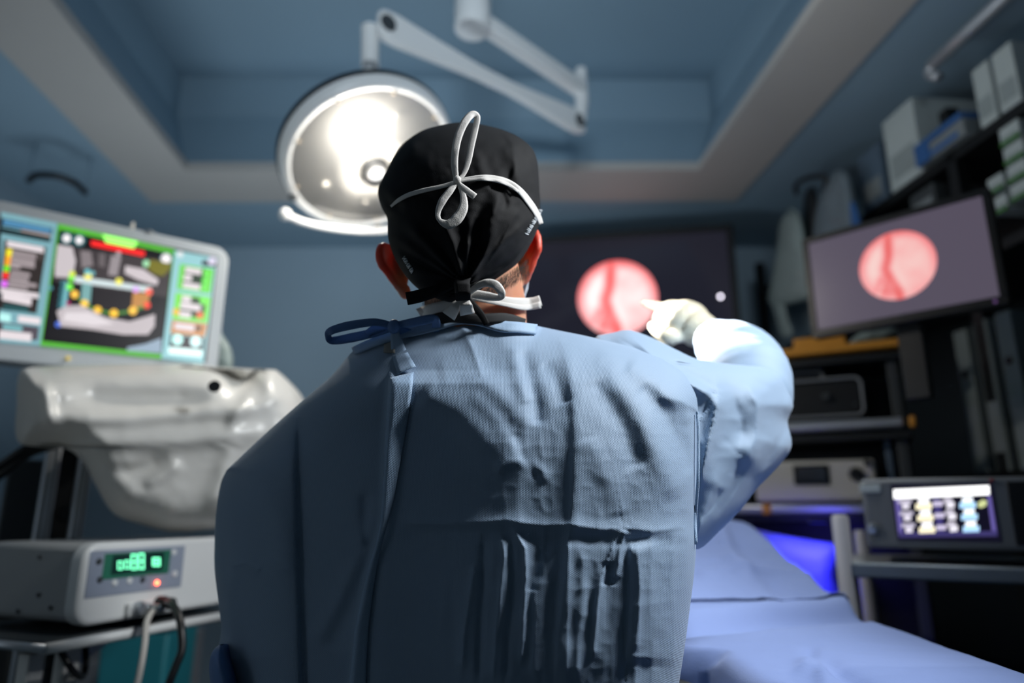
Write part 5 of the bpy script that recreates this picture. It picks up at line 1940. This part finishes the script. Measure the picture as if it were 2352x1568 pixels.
    MB().tube([ctrp[-1].lerp(ctrp[-2], .3), ctrp[-1], cuffp[1]], [.034, .033, .031], 24, cap=False).build('cuff', mat('white_knit_cuff', '#e4e6e8', .8, bump=.3, bscale=400), gown, smooth=True, solid=.001)
    # left cuff glimpsed low at the left edge
    soft_shape([(505, 1480), (520, 1500), (545, 1568), (550, 1660), (500, 1640), (482, 1560), (484, 1505)], lambda x, y: np.full(x.shape, .86), .08, 'sleeve_end', m_tie, gown, 7, 35, .004, 60, 3)

    # ---------------- glove, pointing
    h = MB()
    wr, pm_ = P(1628, 770, 1.215), P(1572, 738, 1.255)
    h.tube([P(1652, 790, 1.18), wr, wr.lerp(pm_, .5)], [.031, .031, .036], 18)
    h.sphere(pm_, (.048, .044, .040), 20, 14)
    h.sphere(P(1546, 730, 1.278), (.036, .034, .034), 16, 12)

    def finger(pts, rs):
        h.tube([tuple(v) for v in smooth_path([P(*q) for q in pts], 4)], list(np.interp(np.linspace(0, 1, 4 * (len(pts) - 1) + 1), np.linspace(0, 1, len(rs)), rs)), 12)
        h.sphere(P(*pts[-1]), rs[-1], 12, 8)
    finger([(1545, 712, 1.275), (1520, 706, 1.295), (1498, 701, 1.32), (1478, 695, 1.345)], [.0125, .0100, .0085, .0060])
    finger([(1530, 725, 1.285), (1512, 730, 1.315), (1512, 748, 1.318), (1528, 756, 1.295)], [.0120, .0110, .0105, .0095])
    finger([(1535, 740, 1.280), (1514, 748, 1.305), (1515, 766, 1.305), (1532, 770, 1.285)], [.0115, .0105, .0100, .0090])
    finger([(1545, 755, 1.270), (1524, 766, 1.290), (1528, 782, 1.288), (1544, 784, 1.272)], [.0105, .0095, .0090, .0080])
    finger([(1572, 765, 1.235), (1540, 775, 1.235), (1515, 764, 1.245), (1500, 750, 1.262)], [.0150, .0125, .0110, .0095])
    me = bpy.data.meshes.new('glove')
    me.from_pydata(h.v, [], h.f)
    me.materials.append(m_glove)
    glove = bpy.data.objects.new('glove', me)
    COL.objects.link(glove)
    glove.parent = person
    rm = glove.modifiers.new('remesh', 'REMESH')
    rm.mode = 'VOXEL'
    rm.voxel_size = .0024
    rm.use_smooth_shade = True
    sm = glove.modifiers.new('smooth', 'SMOOTH')
    sm.factor = .5
    sm.iterations = 5
    glove['label'] = 'cream latex glove with the index finger stretched out'

    # ---------------- cap
    ccx, ccy = 1058., 470.
    outl = [(1240, 470), (1238, 405), (1228, 350), (1196, 318), (1150, 297), (1100, 284), (1060, 281), (1010, 287), (960, 305), (915, 342), (885, 395), (868, 437), (876, 475), (889, 503), (891, 548), (906, 592), (938, 642), (978, 676), (1030, 694), (1072, 690), (1112, 662), (1160, 628), (1195, 597), (1222, 555), (1239, 510)]
    ol = np.array(smooth_path(outl, 8, True))
    ang = np.arctan2(ol[:, 1] - ccy, ol[:, 0] - ccx)
    rho = np.hypot(ol[:, 0] - ccx, ol[:, 1] - ccy)
    o_ = np.argsort(ang)
    ang, rho = ang[o_], rho[o_]
    ang = np.r_[ang - 2 * np.pi, ang, ang + 2 * np.pi]
    rho = np.r_[rho, rho, rho]
    cap_cr = [([(1075, 640), (1120, 590), (1170, 545), (1222, 500)], 'ridge', 12, 0.0068), ([(1085, 645), (1150, 610), (1200, 575), (1232, 530)], 'ridge', 11, -0.0061), ([(1080, 640), (1125, 540), (1140, 470), (1160, 420)], 'ridge', 14, 0.0061),
              ([(1070, 630), (1095, 560), (1102, 500)], 'ridge', 12, -0.0054), ([(1062, 630), (1040, 560), (1010, 500)], 'ridge', 13, 0.0054), ([(1050, 640), (990, 570), (930, 500)], 'ridge', 16, 0.0061), ([(1045, 650), (970, 610), (905, 560)], 'ridge', 12, -0.0054),
              ([(1060, 640), (1070, 590), (1075, 540)], 'ridge', 10, 0.0054), ([(1150, 297), (1172, 330), (1180, 380), (1166, 430)], 'step', 5, .0055), ([(1160, 330), (1190, 400), (1200, 470)], 'ridge', 14, 0.0054), ([(1130, 420), (1150, 440), (1165, 480)], 'ridge', 9, -0.0047),
              ([(1195, 330), (1215, 400), (1212, 470)], 'ridge', 12, -0.0047), ([(868, 437), (895, 470), (930, 480)], 'ridge', 12, -0.0081), ([(890, 380), (930, 360), (960, 320)], 'ridge', 16, 0.0041), ([(1090, 340), (1110, 400), (1118, 440)], 'ridge', 12, 0.0034),
              ([(1190, 480), (1150, 560), (1110, 620)], 'sharp', 8, .003), ([(1220, 545), (1180, 600), (1110, 650)], 'sharp', 7, .004)]

    def capY(x, y, disp=True):
        a = np.arctan2(y - ccy, x - ccx)
        r_ = np.hypot(x - ccx, y - ccy) / np.interp(a, ang, rho)
        r_ = np.clip(r_, 0, 1)
        yb = np.clip((y - ccy) / 220, 0, 1)
        ye = .812 - .040 * yb ** 1.5
        Bd = .115 - .062 * yb ** 2
        e = np.sqrt(np.clip(1 - r_ ** 2.4, 0, 1))
        Y_ = ye - Bd * e
        if disp:
            hh_ = 0
            for poly, kind, wd, am in cap_cr:
                d, s_, par = seg_dist(x, y, poly)
                fd = np.clip(par / .1, 0, 1) * np.clip((1 - par) / .2, 0, 1)
                hh_ = hh_ + (am * np.exp(-(d / wd) ** 2) if kind == 'ridge' else am * np.exp(-d / wd) if kind == 'sharp' else am * .5 * (1 - np.tanh(s_ * d / wd)) * np.exp(-(d / 60) ** 2)) * fd
            ga = np.arctan2(y - 655, x - 1068)
            gd = np.hypot(x - 1068, y - 655)
            hh_ = hh_ + .0042 * np.sin(ga * 19 + 2 * np.sin(ga * 5)) * np.exp(-gd / 110) * np.clip(gd / 30, 0, 1)
            hh_ = hh_ + .0030 * (fbm(x / 55 + 3, y / 55 + 2, 3) - .5) * 2
            Y_ = Y_ - hh_ * np.clip(e * 2, 0, 1)
        return Y_
    NR, NA = 90, 220
    rr2 = np.sin(np.linspace(0, np.pi / 2, NR))[:, None] * np.ones((1, NA))
    aa = np.linspace(-np.pi, np.pi, NA, endpoint=False)[None] * np.ones((NR, 1))
    ra_ = np.interp(aa, ang, rho)
    lump = 1 + .012 * (vnoise(np.cos(aa) * 4 + 20, np.sin(aa) * 4 + 20) - .5) * rr2 ** 4
    X2, Y2 = ccx + ra_ * rr2 * np.cos(aa) * lump, ccy + ra_ * rr2 * np.sin(aa) * lump
    bk = PA(X2, Y2, capY(X2, Y2))
    yb = np.clip((Y2 - ccy) / 220, 0, 1)
    Yf2 = np.where(Y2 > ccy, ccy + (Y2 - ccy) * (.35 + .65 * rr2 ** 8), Y2)
    ft = PA(X2, Yf2, (.812 - .040 * yb ** 1.5) + .105 * np.sqrt(np.clip(1 - rr2 ** 2.4, 0, 1)) * (1 - .3 * yb))
    cp = MB()
    cp.grid(bk, wrap=True, flip=True)
    cp.grid(ft, wrap=True)
    cap = cp.build('surgical_cap', m_cap, person, smooth=True)
    cap['label'] = 'black cotton surgical cap tied at the nape'
    cY = lambda x, y: capY(x, y)
    strip([(934, 686), (962, 680), (1000, 668), (1045, 646), (1066, 640)], [30, 30, 28, 26, 22], [.738, .735, .732, .734, .738], 'cap_tie', m_cap, cap, thick=.001, tilt=.004)
    strip([(1072, 632), (1062, 650), (1063, 672), (1064, 690)], [22, 38, 36, 34], [.730, .716, .715, .722], 'cap_tie', m_cap, cap, thick=.001)
    strip([(1068, 680), (1085, 700), (1105, 722), (1118, 745)], [14, 18, 16, 14], [.745, .752, .756, .757], 'cap_tie', m_cap, cap, thick=.001)
    # embroidered mark on the right and left sides of the band
    for (bx, by, ax_, ay_, ln) in ((1210, 536, .50, -.86, 62), (928, 592, .52, .85, 36)):
        st_ = MB()
        px_, py_ = ax_, ay_
        nx_, ny_ = -py_, px_
        k_ = 0
        for f in np.arange(0, 1, .12):
            cx_, cy_ = bx + px_ * ln * f, by + py_ * ln * f
            zig = [(-4, -2), (4, 0), (-3, 3), (4, 5)] if k_ % 3 == 0 else [(-4, 0), (4, 1), (4, 4), (-4, 4)] if k_ % 3 == 1 else [(4, 0), (-4, 2), (4, 4)]
            pts = []
            for (n_, a_) in zig:
                x_, y_ = cx_ + nx_ * n_ + px_ * a_, cy_ + ny_ * n_ + py_ * a_
                pts.append(P(x_, y_, float(capY(np.array([x_]), np.array([y_]))[0]) - .0012))
            st_.tube(pts, .0008, 5)
            k_ += 1
        st_.build('embroidered_mark', mat('silver_thread', '#c9ced2', .5), cap, smooth=True)

    # ---------------- mask and its ties
    mk = MB()
    mc = jw + Vector((.004, .0, -.012))
    rowsM = []
    for j in range(17):
        th = math.radians(40 + 100 * j / 16)
        row = []
        for i in range(33):
            ph = math.radians(-8 + 196 * i / 32)
            row.append((mc.x + .073 * math.sin(th) * math.cos(ph), mc.y + .012 + .094 * math.sin(th) * math.sin(ph), mc.z + .088 * math.cos(th) + .002 * math.sin(j * 2.4)))
        rowsM.append(row)
    mask = MB().grid(np.array(rowsM)).build('face_mask', m_mask, person, smooth=True, solid=.0015)
    o1 = .0035
    strip([(898, 474), (915, 460), (940, 447), (975, 437), (1015, 428), (1048, 418)], [5, 9, 10, 10, 9, 9], cY, 'mask_tie', m_strap, mask, off=o1)
    strip([(1050, 416), (1085, 410), (1120, 408), (1160, 416), (1192, 436), (1220, 470), (1236, 496), (1243, 514)], [9, 11, 13, 14, 14, 14, 12, 10], cY, 'mask_tie', m_strap, mask, off=o1)
    strip([(1050, 417), (1090, 412), (1130, 413), (1165, 423), (1190, 440)], [6, 7, 8, 8, 6], cY, 'mask_tie', m_strap, mask, off=o1 + .002)
    k0 = float(capY(np.array([1050.]), np.array([415.]))[0]) - .008
    strip([(1048, 412), (1044, 380), (1046, 345), (1054, 310), (1068, 280), (1084, 263), (1096, 269), (1092, 295), (1084, 330), (1076, 370), (1066, 398), (1054, 412)], [12, 16, 17, 18, 18, 16, 14, 14, 14, 13, 10, 8],
          [k0, k0 - .004, k0 - .006, k0 - .004, k0 - .001, k0 + .004, k0 + .008, k0 + .008, k0 + .006, k0 + .004, k0 + .002, k0], 'mask_tie_loop', m_strap, mask)
    strip([(1050, 418), (1034, 438), (1016, 462), (1006, 488), (1010, 506), (1030, 515), (1050, 502), (1064, 478), (1064, 450), (1055, 424)], [9, 16, 18, 12, 10, 22, 26, 22, 14, 9],
          [k0, k0 - .004, k0 - .006, k0 - .006, k0 - .008, k0 - .010, k0 - .010, k0 - .008, k0 - .004, k0], 'mask_tie_loop', m_strap, mask)
    strip([(1053, 420), (1070, 436), (1091, 452)], [8, 15, 16], [k0 - .001, k0 - .003, k0 - .004], 'mask_tie_end', m_strap, mask)
    MB().sphere(P(1050, 413, k0 - .001), (.0045, .004, .005), 12, 8).build('tie_knot', m_strap, mask, smooth=True)
    # neck ties
    neck = P(1092, 700, .832)

    def nY(x, y):
        x = np.asarray(x, float)
        xx = (x - 1092) / FPX * .85
        return .832 - np.sqrt(np.clip(.0665 ** 2 - xx ** 2, 0.00002, None)) - .003
    strip([(1242, 690), (1220, 696), (1180, 693), (1140, 686), (1105, 682), (1074, 682)], [24, 26, 20, 16, 12, 10], nY, 'mask_tie', m_strap, mask, off=.001)
    strip([(1242, 700), (1205, 706), (1160, 699), (1110, 690), (1074, 684)], [16, 12, 10, 9, 8], nY, 'mask_tie', m_strap, mask, off=.0035)
    strip([(966, 726), (985, 714), (1020, 702), (1050, 692), (1070, 684)], [40, 30, 22, 14, 10], nY, 'mask_tie', m_strap, mask, off=.001)
    k1 = .742
    strip([(1072, 680), (1090, 662), (1115, 650), (1138, 654), (1152, 672), (1148, 683), (1120, 680), (1092, 676), (1074, 682)], [8, 14, 18, 20, 18, 14, 20, 20, 8],
          [k1, k1 - .006, k1 - .010, k1 - .012, k1 - .010, k1 - .006, k1 - .003, k1 - .001, k1], 'mask_tie_loop', m_strap, mask)
    strip([(1072, 684), (1070, 700), (1074, 722)], [12, 30, 34], [k1, k1 - .002, k1 + .006], 'mask_tie_end', m_strap, mask)
    strip([(1066, 686), (1046, 704), (1030, 726)], [8, 26, 34], [k1 + .002, k1 + .003, k1 + .010], 'mask_tie_end', m_strap, mask)
    MB().sphere(P(1072, 682, k1 - .001), (.0045, .004, .005), 12, 8).build('tie_knot', m_strap, mask, smooth=True)
    # undershirt collar
    strip([(975, 742), (1030, 728), (1100, 733), (1160, 730), (1205, 742)], [30, 26, 24, 22, 20], lambda x, y: nY(x, y), 'undershirt_collar', mat('black_undershirt', '#15171b', .8), gown, off=.003, thick=.001)

    # ---------------- short hair at the nape
    hr = MB()
    r2 = random.Random(3)
    for k in range(3600):
        if r2.random() < .72:
            x_, y_ = 1105 + 112 * r2.random(), 585 + 85 * r2.random()
            if y_ < 668 - (x_ - 1105) * .70 or (x_ - 1105) * .55 + (y_ - 640) > 50:
                continue
        else:
            x_, y_ = 972 + 100 * r2.random(), 655 + 45 * r2.random()
        Yh = float(nY(x_, y_)) + .0035
        a = P(x_, y_, Yh)
        dx_ = (r2.random() - .5) * .004
        b_ = a + Vector((dx_ - .001, -.0018, -.006 - .004 * r2.random()))
        w_ = Vector((.00016, 0, 0))
        hr.add([a - w_, a + w_, b_], [(0, 1, 2)])
    hair = hr.build('hair', mat('short_dark_hair', '#4a413b', .6), person)
    hair['kind'] = 'stuff'
    return person


person = build_person()
